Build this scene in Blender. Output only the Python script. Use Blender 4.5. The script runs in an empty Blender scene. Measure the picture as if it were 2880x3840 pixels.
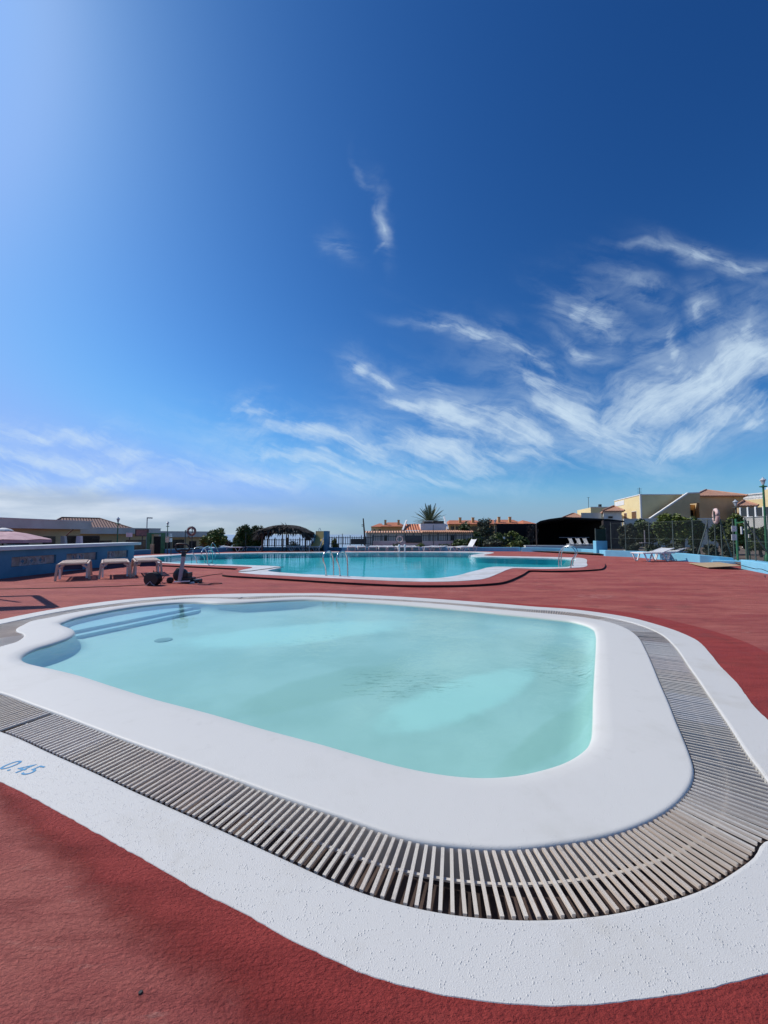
import bpy, bmesh, math, random
from mathutils import Vector, Matrix, noise
from mathutils.geometry import tessellate_polygon
R = math.radians
random.seed(7)
scene = bpy.context.scene
COL = scene.collection

# ------------------------------------------------------------------ camera
F_PX, H_CAM = 1470.0, 1.35
PITCH = math.atan(84.0 / F_PX)
cam = bpy.data.cameras.new('camera')
cam.sensor_fit = 'VERTICAL'; cam.sensor_height = 36.0
cam.lens = F_PX / 3840.0 * 36.0
cam.clip_start = 0.05; cam.clip_end = 60000
camo = bpy.data.objects.new('camera', cam)
camo.location = (0, 0, H_CAM); camo.rotation_euler = (math.pi / 2 + PITCH, 0, 0)
COL.objects.link(camo); scene.camera = camo

# ------------------------------------------------------------------ light
SUN_EL, SUN_AZ = R(46), R(-66)          # azimuth from +Y, negative = to the left
sd = Vector((math.sin(SUN_AZ) * math.cos(SUN_EL), math.cos(SUN_AZ) * math.cos(SUN_EL), math.sin(SUN_EL)))
sun = bpy.data.lights.new('sun', 'SUN'); sun.energy = 4.0; sun.angle = R(0.5); sun.color = (1.0, 0.945, 0.865)
suno = bpy.data.objects.new('sun', sun); COL.objects.link(suno)
suno.rotation_euler = sd.to_track_quat('Z', 'Y').to_euler()
scene.view_settings.view_transform = 'Standard'; scene.view_settings.look = 'None'
scene.view_settings.exposure = 0.0; scene.view_settings.gamma = 1.0

world = bpy.data.worlds.new('World'); scene.world = world; world.use_nodes = True
NT = world.node_tree; NT.nodes.clear()
class G:                                  # small node-graph helper
    def __init__(s, nt): s.nt = nt
    def n(s, t, **kw):
        x = s.nt.nodes.new(t)
        for k, v in kw.items(): setattr(x, k, v)
        return x
    def put(s, sock, v):
        if hasattr(v, 'is_linked'): s.nt.links.new(v, sock)
        elif v is not None:
            try: sock.default_value = v
            except Exception: sock.default_value = tuple(v) + (1,)
    def m(s, op, a, b=None, c=None, clamp=False):
        x = s.n('ShaderNodeMath', operation=op); x.use_clamp = clamp
        for i, v in enumerate((a, b, c)):
            if v is not None: s.put(x.inputs[i], v)
        return x.outputs[0]
    def ss(s, v, lo, hi, a=0.0, b=1.0):
        x = s.n('ShaderNodeMapRange', interpolation_type='SMOOTHSTEP')
        for k, q in zip((0, 1, 2, 3, 4), (v, lo, hi, a, b)): s.put(x.inputs[k], q)
        return x.outputs[0]
    def comb(s, x, y, z=0.0):
        c = s.n('ShaderNodeCombineXYZ')
        for i, v in enumerate((x, y, z)): s.put(c.inputs[i], v)
        return c.outputs[0]
    def noise(s, vec, scale, detail=4, rough=0.55, dist=0.0):
        x = s.n('ShaderNodeTexNoise'); s.put(x.inputs['Vector'], vec)
        x.inputs['Scale'].default_value = scale; x.inputs['Detail'].default_value = detail
        x.inputs['Roughness'].default_value = rough; x.inputs['Distortion'].default_value = dist
        return x.outputs['Fac']
    def mix(s, f, a, b, mode='MIX'):
        x = s.n('ShaderNodeMix', data_type='RGBA', blend_type=mode)
        s.put(x.inputs['Factor'], f); s.put(x.inputs['A'], a); s.put(x.inputs['B'], b)
        for i in x.inputs:
            if i.name == 'A' and i.type == 'RGBA': s.put(i, a)
            if i.name == 'B' and i.type == 'RGBA': s.put(i, b)
        return [o for o in x.outputs if o.type == 'RGBA'][0]

g = G(NT)
sky = g.n('ShaderNodeTexSky', sky_type='NISHITA')
sky.sun_disc = False; sky.sun_elevation = SUN_EL; sky.sun_rotation = SUN_AZ
sky.altitude = 0; sky.air_density = 1.0; sky.dust_density = 0.7; sky.ozone_density = 3.0
tc = g.n('ShaderNodeTexCoord')
sep = g.n('ShaderNodeSeparateXYZ'); NT.links.new(tc.outputs['Generated'], sep.inputs[0])
dx, dy, dz = sep.outputs
dyc = g.m('MAXIMUM', dy, 0.02)
U = g.m('DIVIDE', dx, dyc); V = g.m('DIVIDE', dz, dyc)     # tangent-plane coordinates of the northern sky
front = g.ss(dy, 0.02, 0.2)
P2 = g.comb(U, V)
wn = g.n('ShaderNodeTexNoise'); g.put(wn.inputs['Vector'], P2); wn.inputs['Scale'].default_value = 3.6; wn.inputs['Detail'].default_value = 5
wsep = g.n('ShaderNodeSeparateXYZ'); NT.links.new(wn.outputs['Color'], wsep.inputs[0])
WU = g.m('MULTIPLY_ADD', g.m('SUBTRACT', wsep.outputs[0], 0.5), 0.30, U)
WV = g.m('MULTIPLY_ADD', g.m('SUBTRACT', wsep.outputs[1], 0.5), 0.20, V)
def rot(a, u=None, v=None):
    u = WU if u is None else u; v = WV if v is None else v
    c, s_ = math.cos(a), math.sin(a)
    return (g.m('ADD', g.m('MULTIPLY', u, c), g.m('MULTIPLY', v, s_)),
            g.m('ADD', g.m('MULTIPLY', u, -s_), g.m('MULTIPLY', v, c)))
def streak(a, sx, sy, seed):
    ru, rv = rot(a, g.m('MULTIPLY_ADD', g.m('SUBTRACT', wsep.outputs[0], 0.5), 0.07, U), g.m('MULTIPLY_ADD', g.m('SUBTRACT', wsep.outputs[1], 0.5), 0.07, V))
    return g.noise(g.comb(g.m('MULTIPLY', ru, sx), g.m('MULTIPLY', rv, sy), seed), 1.0, 9, 0.62, 0.35)
def blob(px_, py_, a, b, ang, amp):       # soft ellipse of cloud: centre, half axes (reference px), angle, strength
    cu, cv = (px_ - 1440) / F_PX, (2004 - py_) / F_PX
    c, s_ = math.cos(R(ang)), math.sin(R(ang))
    du = g.m('SUBTRACT', WU, cu); dv = g.m('SUBTRACT', WV, cv)
    p = g.m('DIVIDE', g.m('ADD', g.m('MULTIPLY', du, c), g.m('MULTIPLY', dv, s_)), a / F_PX)
    q = g.m('DIVIDE', g.m('SUBTRACT', g.m('MULTIPLY', dv, c), g.m('MULTIPLY', du, s_)), b / F_PX)
    r2 = g.m('ADD', g.m('MULTIPLY', p, p), g.m('MULTIPLY', q, q))
    return g.m('MULTIPLY', g.m('EXPONENT', g.m('MULTIPLY', r2, -1.0)), amp)
def total(lst):
    t = lst[0]
    for x in lst[1:]: t = g.m('MAXIMUM', t, x)
    return t
fallA = total([blob(*b) for b in [      # streaks running down to the right
    (1400, 690, 80, 12, -72, .26), (1432, 780, 90, 18, -82, .50), (1425, 850, 40, 10, 60, .4), (1270, 880, 60, 22, -62, .25),
    (2540, 900, 130, 16, -4, .50), (2700, 940, 130, 30, -20, .66), (2820, 990, 110, 30, -24, .62),
    (1640, 1195, 100, 14, -4, .60), (1760, 1215, 120, 26, -16, .85), (1860, 1250, 60, 34, 60, .6), (1930, 1285, 130, 30, -16, .80), (2050, 1345, 130, 34, -30, .62),
    (1345, 1355, 60, 40, -20, .85), (1440, 1400, 110, 26, -24, .72), (1650, 1460, 110, 32, -26, .50),
    (870, 1540, 60, 30, 30, .62), (930, 1560, 110, 18, -12, .66),
    (1160, 1640, 240, 42, -9, .92), (1400, 1690, 260, 54, -14, .92), (1020, 1705, 200, 20, -6, .62), (1220, 1735, 300, 30, -12, .78), (1000, 1775, 520, 42, -3, .66),
    (1560, 1525, 150, 36, -14, .85), (1740, 1575, 210, 80, -22, .98), (1900, 1630, 210, 70, -18, .92), (1680, 1700, 340, 66, -8, .92), (1560, 1770, 280, 40, -6, .62),
    (2010, 1450, 160, 60, -30, .80), (2140, 1530, 230, 100, -30, .98), (2300, 1620, 240, 90, -8, .95), (1980, 1720, 260, 46, -12, .72),
    (200, 1620, 260, 34, -9, .78), (440, 1690, 260, 34, -6, .72), (700, 1740, 260, 26, -4, .62), (120, 1700, 300, 46, -3, .80), (250, 1780, 420, 60, 2, .80),
    (2190, 1110, 70, 46, -30, .66), (2270, 1150, 120, 56, -40, .66), (2340, 1230, 70, 40, -50, .60), (2240, 1285, 110, 26, -30, .62), (2420, 1060, 120, 40, -30, .36)]])
fallB = total([blob(*b) for b in [      # streaks running up to the right
    (2420, 1560, 360, 110, 10, .95), (2620, 1480, 330, 130, 20, .95), (2820, 1380, 220, 130, 30, .88), (2780, 1560, 240, 80, 14, .85), (2500, 1660, 300, 50, 6, .80),
    (2200, 1690, 260, 40, 4, .62), (2500, 1290, 90, 34, 78, .72), (2515, 1370, 90, 50, 60, .55), (2660, 1190, 90, 44, 60, .60), (2700, 1160, 60, 40, -60, .5),
    (2880, 1600, 90, 34, 10, .75), (2860, 1260, 130, 60, 75, .60), (2380, 1460, 160, 60, 40, .45)]])
def vein(a, sx, sy, seed):               # thin feathery filaments
    q = g.m('ABSOLUTE', g.m('SUBTRACT', streak(a, sx, sy, seed), 0.5)); return g.ss(q, 0.11, 0.0)
sA = streak(R(-17), 3.0, 12.0, 3.1); sB = streak(R(24), 2.6, 11.0, 8.7)
fine = g.noise(g.comb(g.m('MULTIPLY', WU, 9), g.m('MULTIPLY', WV, 14), 2.0), 1.0, 12, 0.68, 0.5)
vA = vein(R(-24), 4.0, 22.0, 5.0); vB = vein(R(38), 4.0, 20.0, 6.0)
def density(fall, st, vn):
    n_ = g.m('ADD', g.m('MULTIPLY', g.m('SUBTRACT', st, .5), 1.5), g.m('MULTIPLY', g.m('SUBTRACT', fine, .5), 1.0))
    n_ = g.m('MULTIPLY_ADD', vn, 0.22, n_)
    f = g.m('MULTIPLY', g.ss(g.m('ADD', fall, n_), 0.16, 1.55), 1.0)
    wide = g.m('POWER', fall, 0.42)
    veil = g.m('MULTIPLY', g.m('MULTIPLY', wide, g.ss(g.m('ADD', st, g.m('MULTIPLY', g.m('SUBTRACT', fine, .5), .6)), .32, .74)), 0.62)
    return g.m('MAXIMUM', g.m('MULTIPLY', f, g.ss(fall, 0.03, 0.55)), veil)
dA, dB = density(fallA, sA, vA), density(fallB, sB, vB)
# low grey bank over the sea on the left
edge = g.m('ADD', g.m('MULTIPLY_ADD', U, -0.085, 0.045), g.m('MULTIPLY', g.m('SUBTRACT', g.noise(g.comb(g.m('MULTIPLY', U, 3), g.m('MULTIPLY', V, 9), 5.0), 1.0, 6, 0.6), 0.5), 0.07))
bank = g.m('MULTIPLY', g.ss(g.m('SUBTRACT', edge, V), -0.02, 0.03), g.ss(U, 0.10, -0.35))
bankshade = g.noise(g.comb(g.m('MULTIPLY', U, 2.5), g.m('MULTIPLY', V, 14), 1.0), 1.0, 5, 0.55)
dens = g.m('MULTIPLY', g.m('MAXIMUM', dA, dB), front, clamp=True)
dens = g.m('MULTIPLY', dens, 0.88)
bank = g.m('MULTIPLY', g.m('MULTIPLY', bank, front), 0.86)
S_SKY = 0.085
k = 1 / S_SKY
sc = g.n('ShaderNodeSeparateColor'); NT.links.new(sky.outputs[0], sc.inputs[0])
cc = g.n('ShaderNodeCombineColor')
for i_, (a_, p_, mx) in enumerate(((2.1, 1.95, .28), (2.02, 1.6, .49), (1.98, 1.4, .96))):
    ch = g.m('MULTIPLY', g.m('POWER', g.m('MULTIPLY', sc.outputs[i_], S_SKY), p_), a_)
    g.put(cc.inputs[i_], g.m('MULTIPLY', g.m('SMOOTH_MIN', ch, mx, mx * .35), k))
cloudcol = (0.64 * k, 0.79 * k, 0.92 * k, 1)
c1 = g.mix(dens, cc.outputs[0], cloudcol)
bcol = g.mix(g.ss(bankshade, 0.35, 0.65), (0.45 * k, 0.54 * k, 0.65 * k, 1), (0.72 * k, 0.79 * k, 0.86 * k, 1))
c2 = g.mix(bank, c1, bcol)
lowhaze = g.m('MULTIPLY', g.ss(V, 0.13, 0.0), 0.9)
c2 = g.mix(g.m('MULTIPLY', lowhaze, g.m('SUBTRACT', 1.0, bank)), c2, (0.27 * k, 0.42 * k, 0.62 * k, 1))
bg = g.n('ShaderNodeBackground'); NT.links.new(c2, bg.inputs['Color']); bg.inputs['Strength'].default_value = S_SKY
wo = g.n('ShaderNodeOutputWorld'); NT.links.new(bg.outputs[0], wo.inputs['Surface'])
try:
    world.cycles.sampling_method = 'MANUAL'; world.cycles.sample_map_resolution = 512
except Exception: pass
# ------------------------------------------------------------------ helpers
cT, sT = math.cos(PITCH), math.sin(PITCH)
def ray(px, py):
    a = (px - 1440.0) / F_PX; b = (1920.0 - py) / F_PX
    return Vector((a, cT - b * sT, sT + b * cT))
def P(px, py, z=0.0):                    # a point at height z
    r = ray(px, py); t = (z - H_CAM) / r.z
    return Vector((r.x * t, r.y * t, z))
def Q(px, py, D):                        # a point at distance D along +Y
    r = ray(px, py); t = D / r.y
    return Vector((r.x * t, D, H_CAM + r.z * t))
def V3(x, y, z=0.0): return Vector((x, y, z))

def new_mat(name):
    m = bpy.data.materials.new(name); m.use_nodes = True
    nt = m.node_tree; nt.nodes.clear()
    gg = G(nt); bs = gg.n('ShaderNodeBsdfPrincipled'); out = gg.n('ShaderNodeOutputMaterial')
    nt.links.new(bs.outputs[0], out.inputs[0])
    return m, gg, bs, out
def mat(name, col, rough=0.6, col2=None, scale=4.0, bump=0.0, bscale=40.0, metal=0.0, island=0.0, spec=0.5, detail=5, lo=0.35, hi=0.65):
    m, gg, bs, out = new_mat(name)
    t = gg.n('ShaderNodeTexCoord').outputs['Object']
    c = tuple(col) + (1,)
    f = gg.ss(gg.noise(t, scale, detail, 0.6), lo, hi)
    base = gg.mix(f, c, tuple(col2 if col2 else [x * 0.82 for x in col]) + (1,))
    if island:
        ge = gg.n('ShaderNodeNewGeometry')
        v = gg.m('MULTIPLY_ADD', ge.outputs['Random Per Island'], 2 * island, 1 - island)
        h = gg.n('ShaderNodeHueSaturation'); gg.put(h.inputs['Value'], v); gg.put(h.inputs['Color'], base)
        base = h.outputs[0]
    gg.put(bs.inputs['Base Color'], base)
    gg.put(bs.inputs['Roughness'], gg.m('MULTIPLY_ADD', f, 0.12, rough - 0.06, clamp=True))
    bs.inputs['Metallic'].default_value = metal
    bs.inputs['Specular IOR Level'].default_value = spec
    if bump:
        b = gg.n('ShaderNodeBump'); b.inputs['Strength'].default_value = 1.0; b.inputs['Distance'].default_value = bump
        gg.put(b.inputs['Height'], gg.noise(t, bscale, 5, 0.6)); m.node_tree.links.new(b.outputs[0], bs.inputs['Normal'])
    return m

class MB:
    def __init__(s): s.v = []; s.f = []; s.uv = {}
    def add(s, vs, fs, uvs=None):
        o = len(s.v); s.v += [tuple(v) for v in vs]
        for i, f in enumerate(fs):
            if uvs: s.uv[len(s.f)] = uvs[i]
            s.f.append(tuple(o + k for k in f))
        return s
    def box(s, c, size, rz=0.0, mtx=None):
        x, y, z = (k / 2 for k in size)
        vs = [Vector((a * x, b * y, d * z)) for d in (-1, 1) for a, b in ((-1, -1), (1, -1), (1, 1), (-1, 1))]
        m = mtx if mtx else Matrix.Rotation(rz, 3, 'Z')
        vs = [m @ v + Vector(c) for v in vs]
        return s.add(vs, [(3, 2, 1, 0), (4, 5, 6, 7), (0, 1, 5, 4), (1, 2, 6, 5), (2, 3, 7, 6), (3, 0, 4, 7)])
    def bar(s, p, q, w, h, up=Vector((0, 0, 1))):      # rectangular bar between two points
        p, q = Vector(p), Vector(q); d = (q - p); L = d.length; d.normalize()
        side = d.cross(up)
        if side.length < 1e-4: side = d.cross(Vector((0, 1, 0)))
        side.normalize(); u2 = side.cross(d)
        m = Matrix((d, side, u2)).transposed()
        return s.box((p + q) / 2, (L, w, h), mtx=m)
    def tube(s, pts, r, seg=8, cap=True, closed=False):
        pts = [Vector(p) for p in pts]; n = len(pts); rings = []
        up = Vector((0.03, 0.05, 1)).normalized()
        for i, p in enumerate(pts):
            a = pts[(i - 1) % n] if (i or closed) else p; b = pts[(i + 1) % n] if (i < n - 1 or closed) else p
            t = (b - a).normalized(); s1 = t.cross(up)
            if s1.length < .05: s1 = t.cross(Vector((1, 0, 0)))
            s1.normalize(); s2 = t.cross(s1); rr = r[i] if isinstance(r, (list, tuple)) else r
            rings.append([p + (s1 * math.cos(2 * math.pi * k / seg) + s2 * math.sin(2 * math.pi * k / seg)) * rr for k in range(seg)])
        vs = [v for q in rings for v in q]; fs = []
        for i in range(n if closed else n - 1):
            j = (i + 1) % n
            for k in range(seg):
                k2 = (k + 1) % seg
                fs.append((i * seg + k, i * seg + k2, j * seg + k2, j * seg + k))
        if cap and not closed:
            fs.append(tuple(range(seg - 1, -1, -1))); fs.append(tuple((n - 1) * seg + k for k in range(seg)))
        return s.add(vs, fs)
    def lathe(s, c, prof, seg=16, axis='Z', mtx=None):  # prof: (radius, height)
        c = Vector(c); vs = []
        for r, z in prof:
            for k in range(seg):
                a = 2 * math.pi * k / seg
                v = Vector((r * math.cos(a), r * math.sin(a), z))
                if axis == 'Y': v = Vector((v.x, v.z, v.y))
                if axis == 'X': v = Vector((v.z, v.x, v.y))
                if mtx: v = mtx @ v
                vs.append(c + v)
        fs = []
        for i in range(len(prof) - 1):
            for k in range(seg):
                k2 = (k + 1) % seg
                fs.append((i * seg + k, i * seg + k2, (i + 1) * seg + k2, (i + 1) * seg + k))
        fs.append(tuple(range(seg - 1, -1, -1))); fs.append(tuple((len(prof) - 1) * seg + k for k in range(seg)))
        return s.add(vs, fs)
    def prism(s, poly, z0, z1):                        # vertical prism over a plan polygon
        n = len(poly)
        vs = [(p[0], p[1], z0) for p in poly] + [(p[0], p[1], z1) for p in poly]
        fs = [tuple(range(n - 1, -1, -1)), tuple(range(n, 2 * n))]
        fs += [(i, (i + 1) % n, n + (i + 1) % n, n + i) for i in range(n)]
        return s.add(vs, fs)
    def slab(s, pts, th):                              # polygon in space thickened along its normal
        pts = [Vector(p) for p in pts]; nr = (pts[1] - pts[0]).cross(pts[2] - pts[1]).normalized()
        n = len(pts); vs = pts + [p + nr * th for p in pts]
        fs = [tuple(range(n - 1, -1, -1)), tuple(range(n, 2 * n))] + [(i, (i + 1) % n, n + (i + 1) % n, n + i) for i in range(n)]
        return s.add(vs, fs)
    def strip(s, A, B, closed=True):
        n = len(A); vs = list(A) + list(B)
        return s.add(vs, [(i, (i + 1) % n, n + (i + 1) % n, n + i) for i in range(n if closed else n - 1)])
    def build(s, name, material, parent=None, smooth=False, bevel=0.0, recalc=True):
        me = bpy.data.meshes.new(name); me.from_pydata([tuple(v) for v in s.v], [], s.f)
        if s.uv:
            uvl = me.uv_layers.new(name='UVMap')
            for pi, p in enumerate(me.polygons):
                if pi in s.uv:
                    for li, uv in zip(p.loop_indices, s.uv[pi]): uvl.data[li].uv = uv
        me.update()
        bm = bmesh.new(); bm.from_mesh(me)
        if bevel:
            bmesh.ops.bevel(bm, geom=bm.edges[:], offset=bevel, segments=2, affect='EDGES', profile=.6)
        if recalc and not s.uv: bmesh.ops.recalc_face_normals(bm, faces=bm.faces[:])
        bm.to_mesh(me); bm.free()
        if smooth:
            me.polygons.foreach_set('use_smooth', [True] * len(me.polygons))
            if smooth == 'auto': me.set_sharp_from_angle(angle=R(40))
        me.materials.append(material)
        o = bpy.data.objects.new(name, me); COL.objects.link(o)
        if parent: o.parent = parent
        return o
def tag(o, label=None, cat=None, group=None, kind=None):
    if label: o['label'] = label
    if cat: o['category'] = cat
    if group: o['group'] = group
    if kind: o['kind'] = kind
    return o
def struct(o, label=None): return tag(o, label, None, None, 'structure')
def thing(name, loc, label, cat, rz=0.0, group=None):
    o = bpy.data.objects.new(name, None); COL.objects.link(o); o.empty_display_size = .2
    o.location = loc; o.rotation_euler = (0, 0, rz)
    return tag(o, label, cat, group)
def copy_tree(o, parent=None):
    c = o.copy(); COL.objects.link(c)
    if parent: c.parent = parent
    for ch in [x for x in o.children]: copy_tree(ch, c)
    return c

def spline(pts, closed=True, step=0.05):              # Catmull-Rom, resampled to even steps
    pts = [Vector(p) for p in pts]; n = len(pts); out = []
    rng = n if closed else n - 1
    for i in range(rng):
        p1, p2 = pts[i], pts[(i + 1) % n]
        p0 = pts[(i - 1) % n] if (closed or i) else p1; p3 = pts[(i + 2) % n] if (closed or i < n - 2) else p2
        d01, d12, d23 = [max((b - a).length, 1e-4) ** .5 for a, b in ((p0, p1), (p1, p2), (p2, p3))]
        for k in range(12):                            # centripetal form
            t = k / 12.0
            m1 = (p2 - p1) + ((p1 - p0) / d01 - (p2 - p0) / (d01 + d12)) * d12 if (p1 - p0).length > 1e-6 else (p2 - p1)
            m2 = (p2 - p1) + ((p3 - p2) / d23 - (p3 - p1) / (d12 + d23)) * d12 if (p3 - p2).length > 1e-6 else (p2 - p1)
            a = 2 * (p1 - p2) + m1 + m2; b = -3 * (p1 - p2) - 2 * m1 - m2
            out.append(a * t ** 3 + b * t * t + m1 * t + p1)
    if not closed: out.append(pts[-1])
    if closed: out.append(out[0])
    L = [0.0]
    for a, b in zip(out, out[1:]): L.append(L[-1] + (b - a).length)
    N = max(int(L[-1] / step), 4); res = []; j = 0
    for i in range(N if closed else N + 1):
        d = L[-1] * i / N
        while j < len(L) - 2 and L[j + 1] < d: j += 1
        t = (d - L[j]) / max(L[j + 1] - L[j], 1e-9); res.append(out[j].lerp(out[j + 1], min(t, 1)))
    return res
def area2(pl): return sum(pl[i].x * pl[(i + 1) % len(pl)].y - pl[(i + 1) % len(pl)].x * pl[i].y for i in range(len(pl))) / 2
def offset(pl, d, dz=0.0, sm=2):                       # closed outline pushed outwards by d
    n = len(pl); sg = 1 if area2(pl) > 0 else -1; res = []
    for i in range(n):
        t = pl[(i + sm) % n] - pl[(i - sm) % n]; t.z = 0; t.normalize()
        res.append(pl[i] + Vector((t.y, -t.x, 0)) * sg * d + Vector((0, 0, dz)))
    return res
def setz(pl, z): return [Vector((p.x, p.y, z)) for p in pl]
def fill(outer, holes=()):                             # flat face set with holes, all at their own z
    loops = [list(outer)] + [list(h) for h in holes]
    m = MB(); vs = [v for l in loops for v in l]; tris = tessellate_polygon(loops)
    m.v = [tuple(v) for v in vs]
    for t in tris:
        a, b, c = (vs[k] for k in t)
        cr = (b - a).cross(c - a).z
        if abs(cr) < 1e-9: continue
        m.f.append(tuple(t) if cr > 0 else (t[0], t[2], t[1]))
    return m
def ellipse_f(gg, t, cx, cy, a, b, ang):
    s_ = gg.n('ShaderNodeSeparateXYZ'); gg.put(s_.inputs[0], t)
    dx = gg.m('SUBTRACT', s_.outputs[0], cx); dy = gg.m('SUBTRACT', s_.outputs[1], cy)
    c, q = math.cos(ang), math.sin(ang)
    u = gg.m('DIVIDE', gg.m('ADD', gg.m('MULTIPLY', dx, c), gg.m('MULTIPLY', dy, q)), a)
    v = gg.m('DIVIDE', gg.m('SUBTRACT', gg.m('MULTIPLY', dy, c), gg.m('MULTIPLY', dx, q)), b)
    return gg.m('ADD', gg.m('MULTIPLY', u, u), gg.m('MULTIPLY', v, v))

# ------------------------------------------------------------------ outlines traced on the ground
def PP(lst, z=0.0): return [P(x, y, z) for x, y in lst]
WATER_Z = -0.035
w_px = [(239,2338),(229,2341),(232,2346),(241,2351),(260,2357),(277,2365),(283,2375),(275,2386),(251,2400),(193,2421),(145,2435),(106,2452),(87,2465),(83,2475),(92,2484),(113,2493),(145,2501),
 (289,2534),(434,2580),(579,2625),(800,2683),(1000,2741),(1200,2794),(1345,2836),(1489,2876),(1634,2906),(1742,2919),(1840,2921),(1940,2912),(2032,2892),(2104,2869),(2162,2838),(2198,2806),(2214,2772),
 (2219,2720),(2222,2617),(2228,2508),(2233,2424),(2232,2382),(2222,2361),(2196,2347),(2149,2334),(2080,2325),(1896,2306),(1697,2286),(1498,2269),(1365,2260),(1233,2253),(1160,2251),(1085,2253),(976,2259),(900,2263),(820,2264),(735,2261),(651,2264),(506,2279),(362,2304),(275,2324)]
gi_px = [(121,2329),(87,2344),(60,2359),(63,2370),(82,2377),(89,2386),(80,2396),(58,2409),(0,2426)]
gi = PP(gi_px) + [V3(-4.52,4.33), V3(-4.18,3.92), V3(-3.7,3.56)] + PP([(0,2601),(121,2645),(217,2680),(338,2727),(482,2782),(627,2834),(800,2896),(1050,2987),(1215,3044),(1300,3072),(1396,3106),(1493,3138),(1589,3160),(1715,3176),(1879,3186),(1975,3182),(2100,3167),(2241,3144),(2359,3111),(2453,3071),(2523,3027),(2570,2980),(2598,2930),(2603,2886),(2589,2834),(2561,2763),(2537,2707),(2509,2636),(2476,2561),(2451,2500),(2424,2440),(2392,2387),(2345,2355),(2276,2331),(2186,2315),(2106,2306),(2000,2297),(1896,2288),(1630,2264),(1365,2248),(1200,2240),(1100,2240),(1010,2244),(933,2248),(868,2247),(800,2244),(723,2245),(627,2252),(555,2260),(434,2274),(289,2295),(193,2315)])
go = PP([(169,2304),(72,2325),(0,2341)]) + [V3(-5.72,5.62), V3(-5.48,5.3), V3(-5.18,5.06), V3(-4.97,4.7), V3(-4.86,4.3), V3(-4.5,3.78), V3(-3.95,3.38), V3(-3.3,3.04)] + PP([(0,2741),(72,2768),(193,2824),(338,2888),(482,2956),(627,3021),(800,3098),(1050,3212),(1215,3287),(1300,3323),(1396,3357),(1517,3391),(1638,3417),(1758,3434),(1927,3446),(2100,3444),(2280,3426),(2453,3389),(2570,3356),(2664,3318),(2758,3262),(2829,3208),(2872,3150)]) + [V3(2.03,1.86)] + PP([(2880,2928),(2852,2890),(2805,2829),(2735,2721),(2664,2617),(2617,2547),(2578,2492),(2530,2424),(2477,2377),(2398,2343),(2318,2322),(2212,2304),(2106,2292),(2000,2285),(1896,2277),(1630,2256),(1365,2241),(1200,2233),(1100,2233),(1010,2235),(933,2238),(868,2239),(800,2239),(723,2239),(627,2245),(530,2252),(410,2267),(289,2283)])
wb = PP([(145,2295),(0,2324)]) + [V3(-6.12,5.75), V3(-5.85,5.25), V3(-5.5,4.85), V3(-5.3,4.35), V3(-5.05,3.85), V3(-4.55,3.3), V3(-3.7,2.85), V3(-2.85,2.5)] + PP([(0,2932),(217,3044),(380,3134),(591,3254),(732,3334),(900,3420),(1042,3500),(1200,3578),(1352,3647),(1554,3706),(1757,3750),(1960,3770),(2111,3772),(2314,3759),(2618,3715),(2880,3652)]) + [V3(1.75,1.42), V3(2.3,1.8), V3(2.65,2.25)] + PP([(2880,2700),(2758,2556),(2700,2498),(2663,2451),(2610,2400),(2530,2364),(2451,2339),(2371,2318),(2265,2300),(2133,2284),(2000,2275),(1896,2266),(1630,2246),(1365,2231),(1200,2225),(1085,2225),(868,2227),(723,2232),(579,2240),(434,2252),(289,2271)])
Wl = setz(spline(PP(w_px, WATER_Z), True, 0.05), WATER_Z)
GI = spline(gi, True, 0.04); GO = spline(go, True, 0.05); WB = spline(wb, True, 0.03)
def rough_edge(pl, amp, fr):
    return [p + Vector((noise.noise(p * fr), noise.noise(p * fr + Vector((9, 3, 1))), 0)) * amp for p in pl]
WB = rough_edge(WB, 0.003, 5.0)
WB = rough_edge(WB, 0.004, 40.0)

AZ = 0.06                                              # the apron of the large pool stands one low step up
mw_px = [(506,2093),(613,2085.5),(694,2080.5),(800,2077.5),(900,2075.3),(986,2074),(1300,2071.3),(1560,2070.6),(1700,2071),(1800,2072.6),(1822,2073.5),(1800,2077),(1768,2082.5),(1780,2086.5),(1961,2091),(2060,2093),(2127,2095.5),(2157,2098),(2155,2104),(2139,2123),(2120,2127),(2090,2127.6),(1961,2127.4),(1900,2126),(1868,2125.5),(1834,2128),(1795,2138),(1750,2149),(1731,2155),(1681,2164),(1631,2169),(1548,2169.5),(1449,2167),(1349,2163),(1230,2157.5),(1148,2154),(1067,2148.5),(1022,2144.5),(1004,2140.5),(1030,2134),(1052,2128.5),(1046,2124.8),(1013,2122.5),(931,2120),(850,2117.5),(780,2115),(694,2113),(605,2107.5),(526,2103.5),(470,2100)]
mc_px = [(500,2086.5),(613,2080.5),(721,2076.8),(830,2074),(986,2071.8),(1300,2069),(1560,2068.4),(1800,2069),(1837,2070.5),(1852,2073),(1838,2077),(1815,2082),(1840,2084.8),(1961,2087),(2080,2089.3),(2163,2091.5),(2187,2094),(2199,2098),(2200,2110),(2193,2126),(2142,2130.5),(2081,2133),(2006,2133),(1950,2131.5),(1928,2131),(1905,2136),(1870,2151),(1819,2170),(1790,2174.5),(1731,2179),(1664,2182),(1581,2182),(1482,2179.5),(1383,2175),(1300,2171),(1203,2167),(1094,2161),(958,2154),(907,2149),(893,2144),(912,2137),(945,2130),(940,2126.5),(850,2122),(694,2117),(602,2111),(520,2107.5),(440,2104)]
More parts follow.
